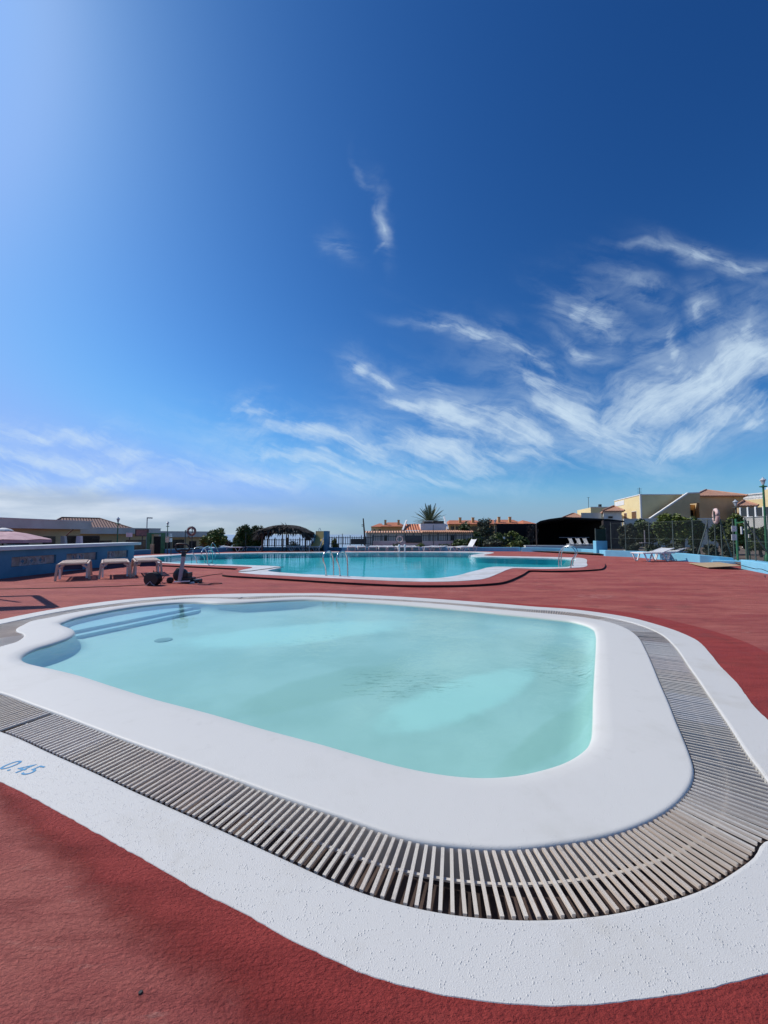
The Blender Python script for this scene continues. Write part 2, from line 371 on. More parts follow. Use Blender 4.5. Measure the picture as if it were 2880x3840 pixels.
ap_px = [(470,2080.5),(613,2077),(830,2071.5),(986,2069.8),(1300,2067.5),(1800,2067.5),(1900,2068.5),(2142,2080),(2251,2102),(2261,2130),(2242,2134),(2142,2139),(2060,2140),(1990,2138.5),(1976,2143),(1961,2152.5),(1930,2167),(1901,2178),(1870,2184.5),(1819,2189),(1750,2192.5),(1681,2194),(1548,2194),(1416,2189.5),(1250,2181),(1148,2175),(1013,2166.5),(850,2157),(832,2153.5),(860,2143),(890,2132),(850,2129.5),(700,2122.5),(605,2119),(440,2113)]
MW = setz(spline(PP(mw_px, AZ), True, 0.12), AZ); MC = setz(spline(PP(mc_px, AZ), True, 0.12), AZ); AP = setz(spline(PP(ap_px, AZ), True, 0.12), AZ)

# ------------------------------------------------------------------ materials of the deck and pools
def deck_mat(name, c1, c2, c3, rough):
    m, gg, bs, out = new_mat(name)
    t = gg.n('ShaderNodeTexCoord').outputs['Object']
    mp = gg.n('ShaderNodeMapping'); gg.put(mp.inputs[0], t); mp.inputs['Rotation'].default_value = (0, 0, R(12)); mp.inputs['Scale'].default_value = (0.55, 2.0, 1)
    big = gg.ss(gg.noise(mp.outputs[0], 0.9, 6, 0.65), 0.36, 0.66)
    mp2 = gg.n('ShaderNodeMapping'); gg.put(mp2.inputs[0], t); mp2.inputs['Rotation'].default_value = (0, 0, R(-8)); mp2.inputs['Scale'].default_value = (1.2, 5.5, 1)
    med = gg.ss(gg.noise(mp2.outputs[0], 1.6, 8, 0.75), 0.45, 0.64)
    worn = gg.ss(gg.noise(mp2.outputs[0], 2.4, 8, 0.75, 0.6), 0.57, 0.72)
    sc_ = P(2235, 2236); sc2 = P(1710, 2218)
    patch = gg.m('MAXIMUM', gg.ss(ellipse_f(gg, t, sc_.x, sc_.y, .55, .35, 0), 1.2, .2), gg.ss(ellipse_f(gg, t, sc2.x, sc2.y, .35, .2, 0), 1.2, .2))
    worn = gg.m('MAXIMUM', worn, gg.m('MULTIPLY', patch, gg.ss(gg.noise(mp2.outputs[0], 5, 8, .75, .6), .46, .60)))
    cr = gg.m('MULTIPLY', worn, 0.55)
    c = gg.mix(gg.m('MULTIPLY', big, 0.95), c1 + (1,), c2 + (1,))
    c = gg.mix(gg.m('MULTIPLY', med, 0.6), c, tuple(x * .72 for x in c1) + (1,))
    c = gg.mix(cr, c, c3 + (1,))
    dirt = gg.ss(gg.noise(t, 1.3, 7, 0.7), 0.53, 0.72)
    c = gg.mix(gg.m('MULTIPLY', dirt, 0.42), c, (0.11, 0.055, 0.045, 1))
    gg.put(bs.inputs['Base Color'], c)
    gg.put(bs.inputs['Roughness'], gg.m('MULTIPLY_ADD', big, 0.16, rough))
    bs.inputs['Specular IOR Level'].default_value = 0.16
    mp3 = gg.n('ShaderNodeMapping'); gg.put(mp3.inputs[0], t); mp3.inputs['Rotation'].default_value = (0, 0, R(38)); mp3.inputs['Scale'].default_value = (.62, 1.1, 1)
    h1 = gg.noise(mp3.outputs[0], 80, 5, 0.66, 0.15); h2 = gg.noise(t, 9, 4, 0.6); h3 = gg.ss(gg.noise(t, 24, 3, 0.5), 0.62, 0.75)
    hh = gg.m('ADD', gg.m('MULTIPLY', h1, 0.022), gg.m('ADD', gg.m('MULTIPLY', h2, 0.008), gg.m('MULTIPLY', h3, -0.0008)))
    b = gg.n('ShaderNodeBump'); b.inputs['Distance'].default_value = 1.0; b.inputs['Strength'].default_value = 1.0; gg.put(b.inputs['Height'], hh)
    m.node_tree.links.new(b.outputs[0], bs.inputs['Normal'])
    return m
M = {}
M['deck'] = deck_mat('red_deck_paint', (0.35, 0.076, 0.066), (0.47, 0.150, 0.118), (0.55, 0.29, 0.23), 0.66)
M['deck2'] = deck_mat('fresh_red_paint', (0.335, 0.044, 0.036), (0.385, 0.062, 0.050), (0.27, 0.05, 0.04), 0.55)
M['riser'] = mat('shade_black_step_edge', (0.018, 0.010, 0.010), 0.8)  # near-black colour stands in for shade on the step face
def plaster(name, col, col2, bump, bs_, speck=0.0, rough=0.55):
    m, gg, bs, out = new_mat(name)
    t = gg.n('ShaderNodeTexCoord').outputs['Object']
    f = gg.ss(gg.noise(t, 1.7, 6, 0.65), 0.50, 0.74)
    c = gg.mix(gg.m('MULTIPLY', f, 0.55), col + (1,), col2 + (1,))
    f2 = gg.ss(gg.noise(t, 5.0, 6, 0.6), 0.60, 0.78)
    c = gg.mix(gg.m('MULTIPLY', f2, 0.35), c, tuple(a * .8 for a in col2) + (1,))
    gg.put(bs.inputs['Base Color'], c); bs.inputs['Roughness'].default_value = rough
    vo = gg.n('ShaderNodeTexVoronoi'); vo.inputs['Scale'].default_value = bs_; gg.put(vo.inputs['Vector'], t)
    dots = gg.m('MULTIPLY', gg.ss(vo.outputs['Distance'], .42, .05), gg.ss(gg.noise(t, bs_ * .35, 2, .5), .45, .62))
    fine_ = gg.noise(t, bs_ * 2.6, 4, 0.6)
    lump = gg.noise(t, 7, 4, 0.5)
    hh = gg.m('ADD', gg.m('MULTIPLY', dots, bump), gg.m('ADD', gg.m('MULTIPLY', fine_, bump * .8), gg.m('MULTIPLY', lump, 0.0018)))
    b = gg.n('ShaderNodeBump'); b.inputs['Distance'].default_value = 1.0; b.inputs['Strength'].default_value = 0.8; gg.put(b.inputs['Height'], hh)
    m.node_tree.links.new(b.outputs[0], bs.inputs['Normal'])
    return m
M['white_rough'] = plaster('rough_white_paint', (0.61, 0.60, 0.565), (0.49, 0.46, 0.39), 0.0030, 105)
M['white_smooth'] = plaster('smooth_white_paint', (0.62, 0.61, 0.57), (0.54, 0.53, 0.48), 0.0011, 110, rough=0.55)
M['basin'] = None
def basin_mat():
    m, gg, bs, out = new_mat('pale_pool_paint')
    t = gg.n('ShaderNodeTexCoord').outputs['Object']
    n1 = gg.noise(t, 0.75, 5, 0.55); n2 = gg.noise(t, 2.2, 6, 0.6)
    def sp(px, py, a, b, ang, w=0.35):
        c = P(px, py, -0.3); r = ellipse_f(gg, t, c.x, c.y, a, b, R(ang))
        return gg.ss(gg.m('MULTIPLY_ADD', gg.m('SUBTRACT', n2, .5), 1.8, r), 1.7, 0.9 - w)
    c = gg.mix(gg.ss(n1, .4, .62), (0.45, 0.60, 0.60, 1), (0.38, 0.53, 0.525, 1))
    # algae-stained zones: along the right edge, and a wedge left of centre
    dull = gg.m('MAXIMUM', sp(1250, 2600, .85, .32, 38, .2), gg.m('MAXIMUM', sp(2130, 2760, .9, .13, 42, .2), sp(2120, 2480, .5, .25, 75, .3)))
    c = gg.mix(gg.m('MULTIPLY', dull, .42), c, (0.31, 0.455, 0.41, 1))
    clean = gg.m('MAXIMUM', sp(1740, 2640, .95, .30, 40, .25), sp(1150, 2390, 1.6, .55, 22))
    c = gg.mix(gg.m('MULTIPLY', clean, .8), c, (0.51, 0.73, 0.73, 1))
    mp = gg.n('ShaderNodeMapping'); gg.put(mp.inputs[0], t); mp.inputs['Rotation'].default_value = (0, 0, R(14)); mp.inputs['Scale'].default_value = (1.0, 5.0, 1)
    crack = gg.m('MULTIPLY', gg.ss(gg.noise(mp.outputs[0], 5.0, 9, 0.8, 1.2), 0.51, 0.62), gg.m('MAXIMUM', sp(1500, 2590, .6, .4, 0, .9), sp(2140, 2540, .55, .45, 80, .9)))
    crack2 = gg.m('MULTIPLY', gg.ss(gg.noise(mp.outputs[0], 4.0, 9, 0.8, 1.2), 0.52, 0.64), sp(1250, 2420, 1.0, .35, 10, .8))
    c = gg.mix(gg.m('MULTIPLY', crack, 1.0), c, (0.15, 0.25, 0.21, 1))
    c = gg.mix(gg.m('MULTIPLY', crack2, .6), c, (0.26, 0.40, 0.36, 1))
    gg.put(bs.inputs['Base Color'], c); bs.inputs['Roughness'].default_value = .7
    return m
M['basin'] = basin_mat()
M['tile_blue'] = mat('pale_blue_pool_lining', (0.22, 0.62, 0.66), 0.6, (0.17, 0.54, 0.60), 0.5)
def water_mat(name, tint, ior, bump, scale, gain, rough=0.02, sx=1.0, splash=None):
    m, gg, bs, out = new_mat(name); m.node_tree.nodes.remove(bs)
    t = gg.n('ShaderNodeTexCoord').outputs['Object']
    mp = gg.n('ShaderNodeMapping'); gg.put(mp.inputs[0], t); mp.inputs['Scale'].default_value = (sx, 1, 1)
    hh = gg.m('ADD', gg.noise(mp.outputs[0], scale, 3, 0.5, 0.6), gg.m('MULTIPLY', gg.noise(mp.outputs[0], scale * 4.1, 2, 0.5, 0.5), 0.22))
    if splash:
        r = ellipse_f(gg, t, splash.x, splash.y, .42, .30, R(10))
        hh = gg.m('ADD', hh, gg.m('MULTIPLY', gg.m('MULTIPLY', gg.ss(r, 1.3, .1), gg.noise(t, 24, 3, .5, 1.5)), 0.55))
    b = gg.n('ShaderNodeBump'); b.inputs['Distance'].default_value = bump; b.inputs['Strength'].default_value = 1.0; gg.put(b.inputs['Height'], hh)
    tr = gg.n('ShaderNodeBsdfTransparent'); tr.inputs[0].default_value = tint + (1,)
    gl = gg.n('ShaderNodeBsdfGlossy'); gl.inputs['Roughness'].default_value = rough; gl.inputs[0].default_value = (1, 1, 1, 1)
    fr = gg.n('ShaderNodeFresnel'); fr.inputs['IOR'].default_value = ior
    for nn in (gl, fr): m.node_tree.links.new(b.outputs[0], nn.inputs['Normal'])
    mx = gg.n('ShaderNodeMixShader'); gg.put(mx.inputs[0], gg.m('MULTIPLY', fr.outputs[0], gain))
    m.node_tree.links.new(tr.outputs[0], mx.inputs[1]); m.node_tree.links.new(gl.outputs[0], mx.inputs[2])
    m.node_tree.links.new(mx.outputs[0], out.inputs[0])
    return m
M['water1'] = water_mat('shallow_pool_water', (0.80, 0.955, 0.945), 1.33, 0.0035, 5.0, 0.95, splash=P(1850, 2545))
M['water2'] = water_mat('deep_pool_water', (0.38, 0.79, 0.83), 1.33, 0.006, 2.2, 0.50, 0.03, 0.6)

# ------------------------------------------------------------------ ground, deck, sea
deck_outer = [V3(-34, -7), V3(34, -7), V3(34, 34), V3(-34, 34)]
GOz = setz(GO, 0.0)
struct(fill(deck_outer, [setz(offset(GO, 0.012), 0), setz(offset(AP, -0.03, sm=1), 0)]).build('deck', M['deck']))
# fresh band of darker red paint round the white border, widest on the right
bo = []
crisp = []
for p in WB:
    a = math.degrees(math.atan2(p.x - 0.3, p.y - 3.5))      # 0 = far side, + = right
    wgt = 0.62 * max(0, 1 - abs((a - 75) / 62.0)) ** .8 if a > 0 else 0.0
    crisp.append(1.0 if 0 < a < 125 else 0.0)
    if a > 125: wgt = max(wgt, 0.40)
    if a < -120: wgt = 0.14 + 0.26 * min(max((-a - 120) / 60.0, 0), 1)
    bo.append(wgt)
n_ = len(WB)
for _ in range(60): bo = [(bo[i - 1] + bo[i] + bo[(i + 1) % n_]) / 3 for i in range(n_)]
ofs = offset(WB, 1.0, sm=12)
band_o = [WB[i].lerp(ofs[i], bo[i]) for i in range(n_)]
band_o = rough_edge(band_o, 0.012, 6.0)
bi = setz(offset(WB, -0.02), 0.001); bq = setz(band_o, 0.001); m = MB()
for i in range(n_):
    j = (i + 1) % n_
    if bo[i] < 0.006: continue
    m.add([bi[i], bi[j], bq[j], bq[i]], [(0, 1, 2, 3)], [[(crisp[i], 0), (crisp[j], 0), (crisp[j], 1), (crisp[i], 1)]])
mt_ = M['deck2']; gg = G(mt_.node_tree); nt_ = mt_.node_tree
ps = [x for x in nt_.nodes if x.type == 'BSDF_PRINCIPLED'][0]; ou = [x for x in nt_.nodes if x.type == 'OUTPUT_MATERIAL'][0]
tcn = gg.n('ShaderNodeTexCoord'); s2_ = gg.n('ShaderNodeSeparateXYZ'); gg.put(s2_.inputs[0], tcn.outputs['UV'])
soft = gg.ss(gg.m('MULTIPLY_ADD', gg.m('SUBTRACT', gg.noise(tcn.outputs['Object'], 5.0, 6, .65), .5), .8, s2_.outputs[1]), 1.0, 0.25)
fac = gg.m('MAXIMUM', soft, gg.ss(s2_.outputs[0], .4, .95))
trn = gg.n('ShaderNodeBsdfTransparent'); mxn = gg.n('ShaderNodeMixShader'); gg.put(mxn.inputs[0], fac)
nt_.links.new(trn.outputs[0], mxn.inputs[1]); nt_.links.new(ps.outputs[0], mxn.inputs[2]); nt_.links.new(mxn.outputs[0], ou.inputs[0])
struct(m.build('fresh_paint_band', M['deck2']))
# white outer border: top sheet and its rounded lip down into the channel
m = fill(setz(WB, 0.003), [setz(offset(GO, 0.016), 0.003)])
A0 = setz(offset(GO, 0.016), 0.003); A1 = setz(offset(GO, 0.005), 0.000); A2 = setz(GO, -0.006); A3 = setz(GO, -0.15)
for a, b in ((A0, A1), (A1, A2), (A2, A3)): m.strip(a, b)
m.strip(setz(WB, 0.003), setz(offset(WB, 0.002), 0.0))
o = m.build('outer_coping', M['white_rough']); struct(o)
# inner coping between the channel and the water
g0 = setz(offset(GI, -0.026), 0.006); g1 = setz(offset(GI, -0.016), 0.006)
W1 = setz(offset(Wl, 0.012), WATER_Z + .012); W2 = setz(offset(Wl, 0.03), -0.012); W3 = setz(offset(Wl, 0.06), -0.002); W4 = setz(offset(Wl, 0.12), 0.005); W5 = setz(offset(Wl, 0.14), 0.006)
m = fill(g0, [W5])
for a, b in ((g0, g1), (g1, setz(offset(GI, -0.006), 0.003)), (setz(offset(GI, -0.006), 0.003), setz(offset(GI, -0.001), -0.006)), (setz(offset(GI, -0.001), -0.006), setz(GI, -0.02)), (setz(GI, -0.02), setz(GI, -0.15))): m.strip(a, b)
for a, b in ((W5, W4), (W4, W3), (W3, W2), (W2, W1), (W1, setz(Wl, WATER_Z - 0.01))): m.strip(a, b)
o = m.build('inner_coping', M['white_smooth'], smooth=True)
bm = bmesh.new(); bm.from_mesh(o.data); bmesh.ops.remove_doubles(bm, verts=bm.verts[:], dist=0.0004); bmesh.ops.recalc_face_normals(bm, faces=bm.faces[:]); bm.to_mesh(o.data); bm.free()
struct(o)
# channel floor
M['channel'] = mat('dirty_channel_concrete', (0.075, 0.048, 0.040), 0.8, (0.03, 0.018, 0.015), 3.0, 0.004, 30)
struct(fill(setz(GO, -0.148), [setz(GI, -0.148)]).build('drain_channel', M['channel']))
# basin of the small pool
FZ = -0.22
m = MB(); prev = setz(Wl, WATER_Z - 0.01)
for off, z in ((-0.004, FZ + .14), (-0.03, FZ + .07), (-0.09, FZ + .018), (-0.16, FZ), (-0.22, FZ)):
    cur = setz(offset(Wl, off, sm=3), z); m.strip(prev, cur); prev = cur
f = fill(prev); m.add(f.v, f.f)
o = m.build('pool_basin', M['basin'], smooth=True); struct(o)
bm = bmesh.new(); bm.from_mesh(o.data); bmesh.ops.remove_doubles(bm, verts=bm.verts[:], dist=0.0004); bmesh.ops.recalc_face_normals(bm, faces=bm.faces[:]); bm.to_mesh(o.data); bm.free()
struct(fill(setz(offset(Wl, 0.008), WATER_Z)).build('water', M['water1'], recalc=False))
# steps in the small pool's back left recess
stepm = mat('pale_blue_step_paint', (0.36, 0.56, 0.64), 0.6, (0.32, 0.52, 0.60), 2)
pa, pb = P(292, 2370, -.11), P(800, 2268, -.11)
def cut_poly(loop, a, b):                              # part of the outline beyond the line a-b
    d = (b - a); nrm = Vector((-d.y, d.x, 0)).normalized(); res = []
    n = len(loop)
    for i in range(n):
        p, q = loop[i], loop[(i + 1) % n]
        sp, sq = (p - a).dot(nrm), (q - a).dot(nrm)
        tp = (p - a).dot(d) / d.dot(d); ok = -0.25 < tp < 1.3
        if sp > 0 and ok: res.append(p)
        if (sp > 0) != (sq > 0) and ok: res.append(p.lerp(q, sp / (sp - sq)))
    return res
nrm = Vector((-(pb - pa).y, (pb - pa).x, 0)).normalized()
pc = (pa + pb) / 2; pc.z = FZ
steps = thing('pool_steps', pc, 'two submerged pale blue steps in the back left corner of the shallow pool', 'steps')
for i_, (off, z) in enumerate(((0.0, FZ + .055), (0.17, FZ + .105))):
    pl = cut_poly(setz(Wl, 0), setz([pa], 0)[0] + nrm * off, setz([pb], 0)[0] + nrm * off)
    if len(pl) > 3:
        pl = [p - pc for p in pl]
        o = MB().prism([(p.x, p.y) for p in pl], FZ + .002 - FZ + .0, z - FZ).build('step', stepm, steps)
# floor drain
o = MB().lathe((0, 0, 0), [(0.12, 0), (0.12, 0.006), (0.10, 0.010), (0.02, 0.011)], 24).build('floor_drain', mat('grey_drain_cover', (0.22, 0.33, 0.33), .6))
o.location = P(613, 2401, FZ) + Vector((0, 0, .002)); tag(o, 'round grey drain cover on the floor of the shallow pool', 'drain')

# apron, coping, basin and water of the large pool
struct(fill(AP, [offset(MC, -0.06, sm=1)]).build('pool_apron', M['deck']))
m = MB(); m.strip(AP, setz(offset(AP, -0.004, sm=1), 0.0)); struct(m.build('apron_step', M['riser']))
M['coping2'] = mat('white_coping_tiles', (0.70, 0.70, 0.69), 0.5, (0.55, 0.54, 0.51), 1.4, 0.002, 20)
MCz, MWz = setz(MC, AZ + .008), setz(MW, AZ + .008)
m = fill(MCz, [MWz]); m.strip(MCz, setz(MC, AZ - .01)); m.strip(MWz, setz(offset(MW, -0.02, sm=1), AZ - .012)); m.strip(setz(offset(MW, -0.02, sm=1), AZ - .012), setz(offset(MW, -0.02, sm=1), AZ - .10))
struct(m.build('large_pool_coping', M['coping2']))
WZ2 = AZ - .03
MI = offset(MW, -0.02, sm=1)
m = MB(); m.strip(setz(MI, AZ - .10), setz(MI, -0.30)); f = fill(setz(MI, -0.30)); m.add(f.v, f.f)
struct(m.build('large_pool_basin', M['tile_blue']))
struct(fill(setz(offset(MW, -0.015, sm=1), WZ2)).build('large_pool_water', M['water2'], recalc=False))
# submerged beach at the right end of the large pool
lp = PP([(2100,2126),(2127,2096.5),(2158,2097.5),(2142,2125)], WZ2)
o = MB().prism([(p.x, p.y) for p in lp], -0.29, WZ2 - .05).build('submerged_ledge', M['coping2']); struct(o)

# terrain falling to the sea
def terr(x, y):
    if y < 36 and abs(x) < 44: return -2.4
    t = min(max((y - 40) / 110.0, 0), 1)
    right = min(max((x - 2) / 14.0, 0), 1); left = min(max((-x - 14) / 14.0, 0), 1)
    zc = -2.4 - 22.0 * t
    zr = -1.3 + 0.6 * min(t, 1)
    zl = -2.4 - 10 * t
    z = zc * (1 - right) + zr * right
    z = z * (1 - left) + zl * left
    return z + 0.25 * noise.noise(Vector((x * .07, y * .07, 0)))
xs = [-900, -500, -250] + [i * 6 for i in range(-25, 32)] + [280, 500, 900]
ys = [-300, -100, -40] + [i * 6 for i in range(-4, 45)] + [320, 420]
vs = [(x, y, terr(x, y) if y < 300 else (terr(x, y) if x > 40 else -40)) for y in ys for x in xs]
nx = len(xs); fs = [(j * nx + i, j * nx + i + 1, (j + 1) * nx + i + 1, (j + 1) * nx + i) for j in range(len(ys) - 1) for i in range(nx - 1)]
M['soil'] = mat('dry_volcanic_soil', (0.16, 0.12, 0.09), 0.9, (0.09, 0.065, 0.05), 0.5, 0.03, 8)
struct(MB().add(vs, fs).build('terrain', M['soil'], smooth=True))
sea = new_mat('sea'); sm_, gg, bs, out = sea
bs.inputs['Base Color'].default_value = (0.30, 0.37, 0.44, 1); bs.inputs['Roughness'].default_value = 0.35
t = gg.n('ShaderNodeTexCoord').outputs['Object']
b = gg.n('ShaderNodeBump'); b.inputs['Distance'].default_value = 0.5; gg.put(b.inputs['Height'], gg.noise(t, 0.15, 5, .6)); sm_.node_tree.links.new(b.outputs[0], bs.inputs['Normal'])
struct(MB().add([(-40000, 100, -22), (40000, 100, -22), (40000, 50000, -22), (-40000, 50000, -22)], [(0, 1, 2, 3)]).build('sea', sm_))
# planting ground right of the deck
gp = [P(1952,2067.5), P(2285,2086), P(2391,2089), P(2480,2098), P(2625,2108), P(2743,2112), P(2780,2131), P(2880,2151)]
gp = [Vector((p.x + .12, p.y + .1, .10)) for p in gp] + [V3(20, 4, .10), V3(80, 4, .10), V3(80, 90, .10), V3(12.6, 90, .10), V3(12.6, 33.5, .10)]
struct(fill(gp).build('garden_soil', M['soil']))

# ------------------------------------------------------------------ drain grating
def nearest(p, pl): return min(pl, key=lambda q: (q.x - p.x) ** 2 + (q.y - p.y) ** 2)
mid = []
for p in GI[::3]:
    q = nearest(p, GO); mid.append((p + q) / 2)
for _ in range(3): mid = [(mid[i - 1] + mid[i] * 2 + mid[(i + 1) % len(mid)]) / 4 for i in range(len(mid))]
MID = spline(mid, True, 0.0395)
def hit(p, d, pl):                                     # distance along d to the outline
    best = None
    for i in range(len(pl)):
        a, b = pl[i], pl[(i + 1) % len(pl)]
        if (a.x - p.x) ** 2 + (a.y - p.y) ** 2 > 0.6: continue
        e = b - a; den = d.x * e.y - d.y * e.x
        if abs(den) < 1e-9: continue
        w_ = a - p; t_ = (w_.x * e.y - w_.y * e.x) / den; u_ = (w_.x * d.y - w_.y * d.x) / den
        if -0.001 <= u_ <= 1.001 and t_ > 0 and (best is None or t_ < best): best = t_
    return best
sl, rods = MB(), MB(); nM = len(MID); mids = []
dirs = []
for i, p in enumerate(MID):
    t_ = (MID[(i + 3) % nM] - MID[i - 3]).normalized(); dirs.append(Vector((t_.y, -t_.x, 0)))
sgn = 1 if area2(MID) > 0 else -1
rr = random.Random(3); sec = 0; sec_end = 0
for i, p in enumerate(MID):
    d = dirs[i] * sgn
    ho, hi = hit(p, d, GO), hit(p, -d, GI)
    if ho is None or hi is None: ho = ho or .14; hi = hi or .14
    a = p - d * (hi - 0.003); b_ = p + d * (ho - 0.012)
    z = -0.003 + rr.uniform(-.0015, .0015) + .002 * math.sin((i // 34) * 2.3); L = (b_ - a).length
    mids.append(p)
    if i % 211 == 120: continue                        # a missing slat here and there
    s1 = Vector((d.y, -d.x, 0)); w2 = 0.0072; h = 0.013
    j = rr.uniform(-.0015, .0015)
    a = a + s1 * j; b_ = b_ + s1 * rr.uniform(-.0015, .0015)
    q = [a - s1 * w2, a + s1 * w2, b_ + s1 * w2, b_ - s1 * w2]
    vs = [Vector((v.x, v.y, z)) for v in q] + [Vector((v.x, v.y, z - 0.006)) for v in q]
    web = [a - s1 * w2 * .85, a + s1 * w2 * .85, b_ + s1 * w2 * .85, b_ - s1 * w2 * .85]
    if i >= sec_end: sec += 1; sec_end = i + rr.choice((11, 14, 17, 22, 30))
    u0 = sec * 100 + rr.random() * 10
    uvt = [(u0, 0), (u0, 1), (u0 + L, 1), (u0 + L, 0)]
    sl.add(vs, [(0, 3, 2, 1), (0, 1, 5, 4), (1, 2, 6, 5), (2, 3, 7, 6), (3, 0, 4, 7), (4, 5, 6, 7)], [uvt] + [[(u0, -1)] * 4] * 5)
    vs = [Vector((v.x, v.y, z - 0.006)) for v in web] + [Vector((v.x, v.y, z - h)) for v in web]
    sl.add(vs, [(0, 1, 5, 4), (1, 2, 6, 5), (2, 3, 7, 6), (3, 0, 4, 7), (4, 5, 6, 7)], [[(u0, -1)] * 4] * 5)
def slat_mat():
    m, gg, bs, out = new_mat('weathered_white_plastic')
    uv = gg.n('ShaderNodeTexCoord').outputs['UV']; ob = gg.n('ShaderNodeTexCoord').outputs['Object']
    s_ = gg.n('ShaderNodeSeparateXYZ'); gg.put(s_.inputs[0], uv)
    dash = gg.ss(gg.m('SINE', gg.m('MULTIPLY', s_.outputs[0], 2 * math.pi / 0.024)), -0.1, 0.5)
    ge = gg.n('ShaderNodeNewGeometry').outputs['Random Per Island']
    c = gg.mix(ge, (0.94, 0.885, 0.79, 1), (0.88, 0.81, 0.71, 1))
    big = gg.ss(gg.noise(ob, 1.1, 3, .5), .50, .66)
    c = gg.mix(gg.m('MULTIPLY', big, .5), c, (0.74, 0.58, 0.50, 1))
    c = gg.mix(gg.m('MULTIPLY', gg.ss(gg.noise(ob, 14, 5, .6), .55, .75), .35), c, (0.34, 0.29, 0.24, 1))
    c = gg.mix(gg.m('MULTIPLY', dash, .20), c, (0.36, 0.35, 0.33, 1))
    wn_ = gg.n('ShaderNodeTexWhiteNoise', noise_dimensions='1D'); gg.put(wn_.inputs['W'], gg.m('FLOOR', gg.m('DIVIDE', s_.outputs[0], 100)))
    tone = gg.n('ShaderNodeValToRGB'); gg.put(tone.inputs[0], wn_.outputs['Value']); e_ = tone.color_ramp.elements
    e_[0].position = 0.0; e_[0].color = (.84, .78, .73, 1); e_[1].position = 1.0; e_[1].color = (1.08, 1.10, 1.14, 1)
    for p_, c_ in ((.30, (.95, .90, .85, 1)), (.45, (.98, .96, .92, 1)), (.75, (1.0, .99, .97, 1))): q_ = e_.new(p_); q_.color = c_
    c = gg.mix(1.0, c, tone.outputs[0], 'MULTIPLY')
    c = gg.mix(gg.m('LESS_THAN', s_.outputs[1], -.5), c, gg.mix(1.0, (0.74, 0.65, 0.56, 1), tone.outputs[0], 'MULTIPLY'))  # side faces coloured darker: grime, plus the shade between slats
    gg.put(bs.inputs['Base Color'], c); bs.inputs['Roughness'].default_value = .5
    b = gg.n('ShaderNodeBump'); b.inputs['Distance'].default_value = .0012; gg.put(b.inputs['Height'], dash); m.node_tree.links.new(b.outputs[0], bs.inputs['Normal'])
    return m
M['slat'] = slat_mat()
grate = thing('drain_grate', (0, 0, 0), 'long white slatted overflow grating curving round the shallow pool in its channel', 'grating')
sl.build('slats', M['slat'], grate)
for i in range(nM):                                     # link pins between neighbouring slats
    p, q = MID[i], MID[(i + 1) % nM]
    for o_ in ((-0.0,),) :
        rods.bar(p + Vector((0, 0, -.0215)), q + Vector((0, 0, -.0215)), .012, .008)
rods.build('connecting_rod', mat('grey_plastic_rod', (.55, .52, .47), .6, (.42, .39, .35), 12), grate)
# painted depth figures
cu = bpy.data.curves.new('depth', 'FONT'); cu.body = '0.45'; cu.size = 0.132; cu.extrude = 0.0; cu.align_x = 'LEFT'; cu.offset = 0.0; cu.space_character = 1.12
to = bpy.data.objects.new('tmp', cu); COL.objects.link(to)
bpy.context.view_layer.update()
me = bpy.data.meshes.new_from_object(to.evaluated_get(bpy.context.evaluated_depsgraph_get()))
bpy.data.objects.remove(to)
me.name = 'depth_figures'; fo = bpy.data.objects.new('depth_figures', me); COL.objects.link(fo)
me.materials.clear(); me.materials.append(mat('blue_stencil_paint', (0.025, 0.22, 0.44), .6, (0.06, 0.30, 0.52), 20))
t0, t1 = P(-12, 2880, .0045), P(142, 2918, .0045)
fo.location = (t0.x, t0.y, .0045); fo.rotation_euler = (0, 0, math.atan2(t1.y - t0.y, t1.x - t0.x))
for v in me.vertices: v.co.x = v.co.x * 1.0 + 0.18 * v.co.y; v.co.y *= 1.0
tag(fo, 'blue painted depth figures 0.45 on the white pool border', 'depth marking')
o = MB().lathe((0, 0, 0), [(0.0065, 0), (0.0065, .002), (0.005, .003)], 6).build('deck_bolt', mat('black_rubber', (0.012, 0.012, 0.013), .6))
o.location = P(527, 3722, .001); tag(o, 'tiny black hexagonal plug set in the red deck', 'plug')
# ------------------------------------------------------------------ materials of the objects
M['white_pl'] = mat('white_plastic', (0.76, 0.77, 0.78), 0.45, (0.66, 0.66, 0.65), 3)
M['beige_pl'] = mat('yellowed_plastic', (0.64, 0.47, 0.35), 0.5, (0.50, 0.36, 0.27), 4)
M['navy'] = mat('navy_webbing', (0.02, 0.03, 0.07), 0.8)
M['black'] = mat('black_plastic', (0.012, 0.013, 0.016), 0.45, (0.02, 0.02, 0.024), 6)
M['rubber'] = mat('black_cable', (0.012, 0.010, 0.012), 0.7)
M['greymetal'] = mat('grey_column', (0.40, 0.37, 0.38), 0.5, (0.33, 0.30, 0.31), 6)
M['steel'] = mat('polished_steel', (0.62, 0.62, 0.63), 0.22, (0.5, 0.5, 0.5), 5, metal=1.0)
M['wallblue'] = mat('mid_blue_wall_paint', (0.075, 0.25, 0.38), 0.7, (0.06, 0.21, 0.33), 1.2, 0.004, 14)
M['lightblue'] = mat('light_blue_wall_paint', (0.22, 0.56, 0.74), 0.65, (0.18, 0.50, 0.68), 1.6, 0.004, 16)
M['cap'] = mat('pale_wall_cap', (0.66, 0.70, 0.70), 0.6, (0.58, 0.62, 0.62), 2, 0.002, 20)
M['green'] = mat('green_gate_paint', (0.030, 0.17, 0.07), 0.45, (0.025, 0.12, 0.05), 5)
M['greenpost'] = mat('weathered_fence_post', (0.10, 0.13, 0.11), 0.6, (0.07, 0.09, 0.08), 5)
M['iron'] = mat('dark_iron', (0.03, 0.04, 0.045), 0.5)
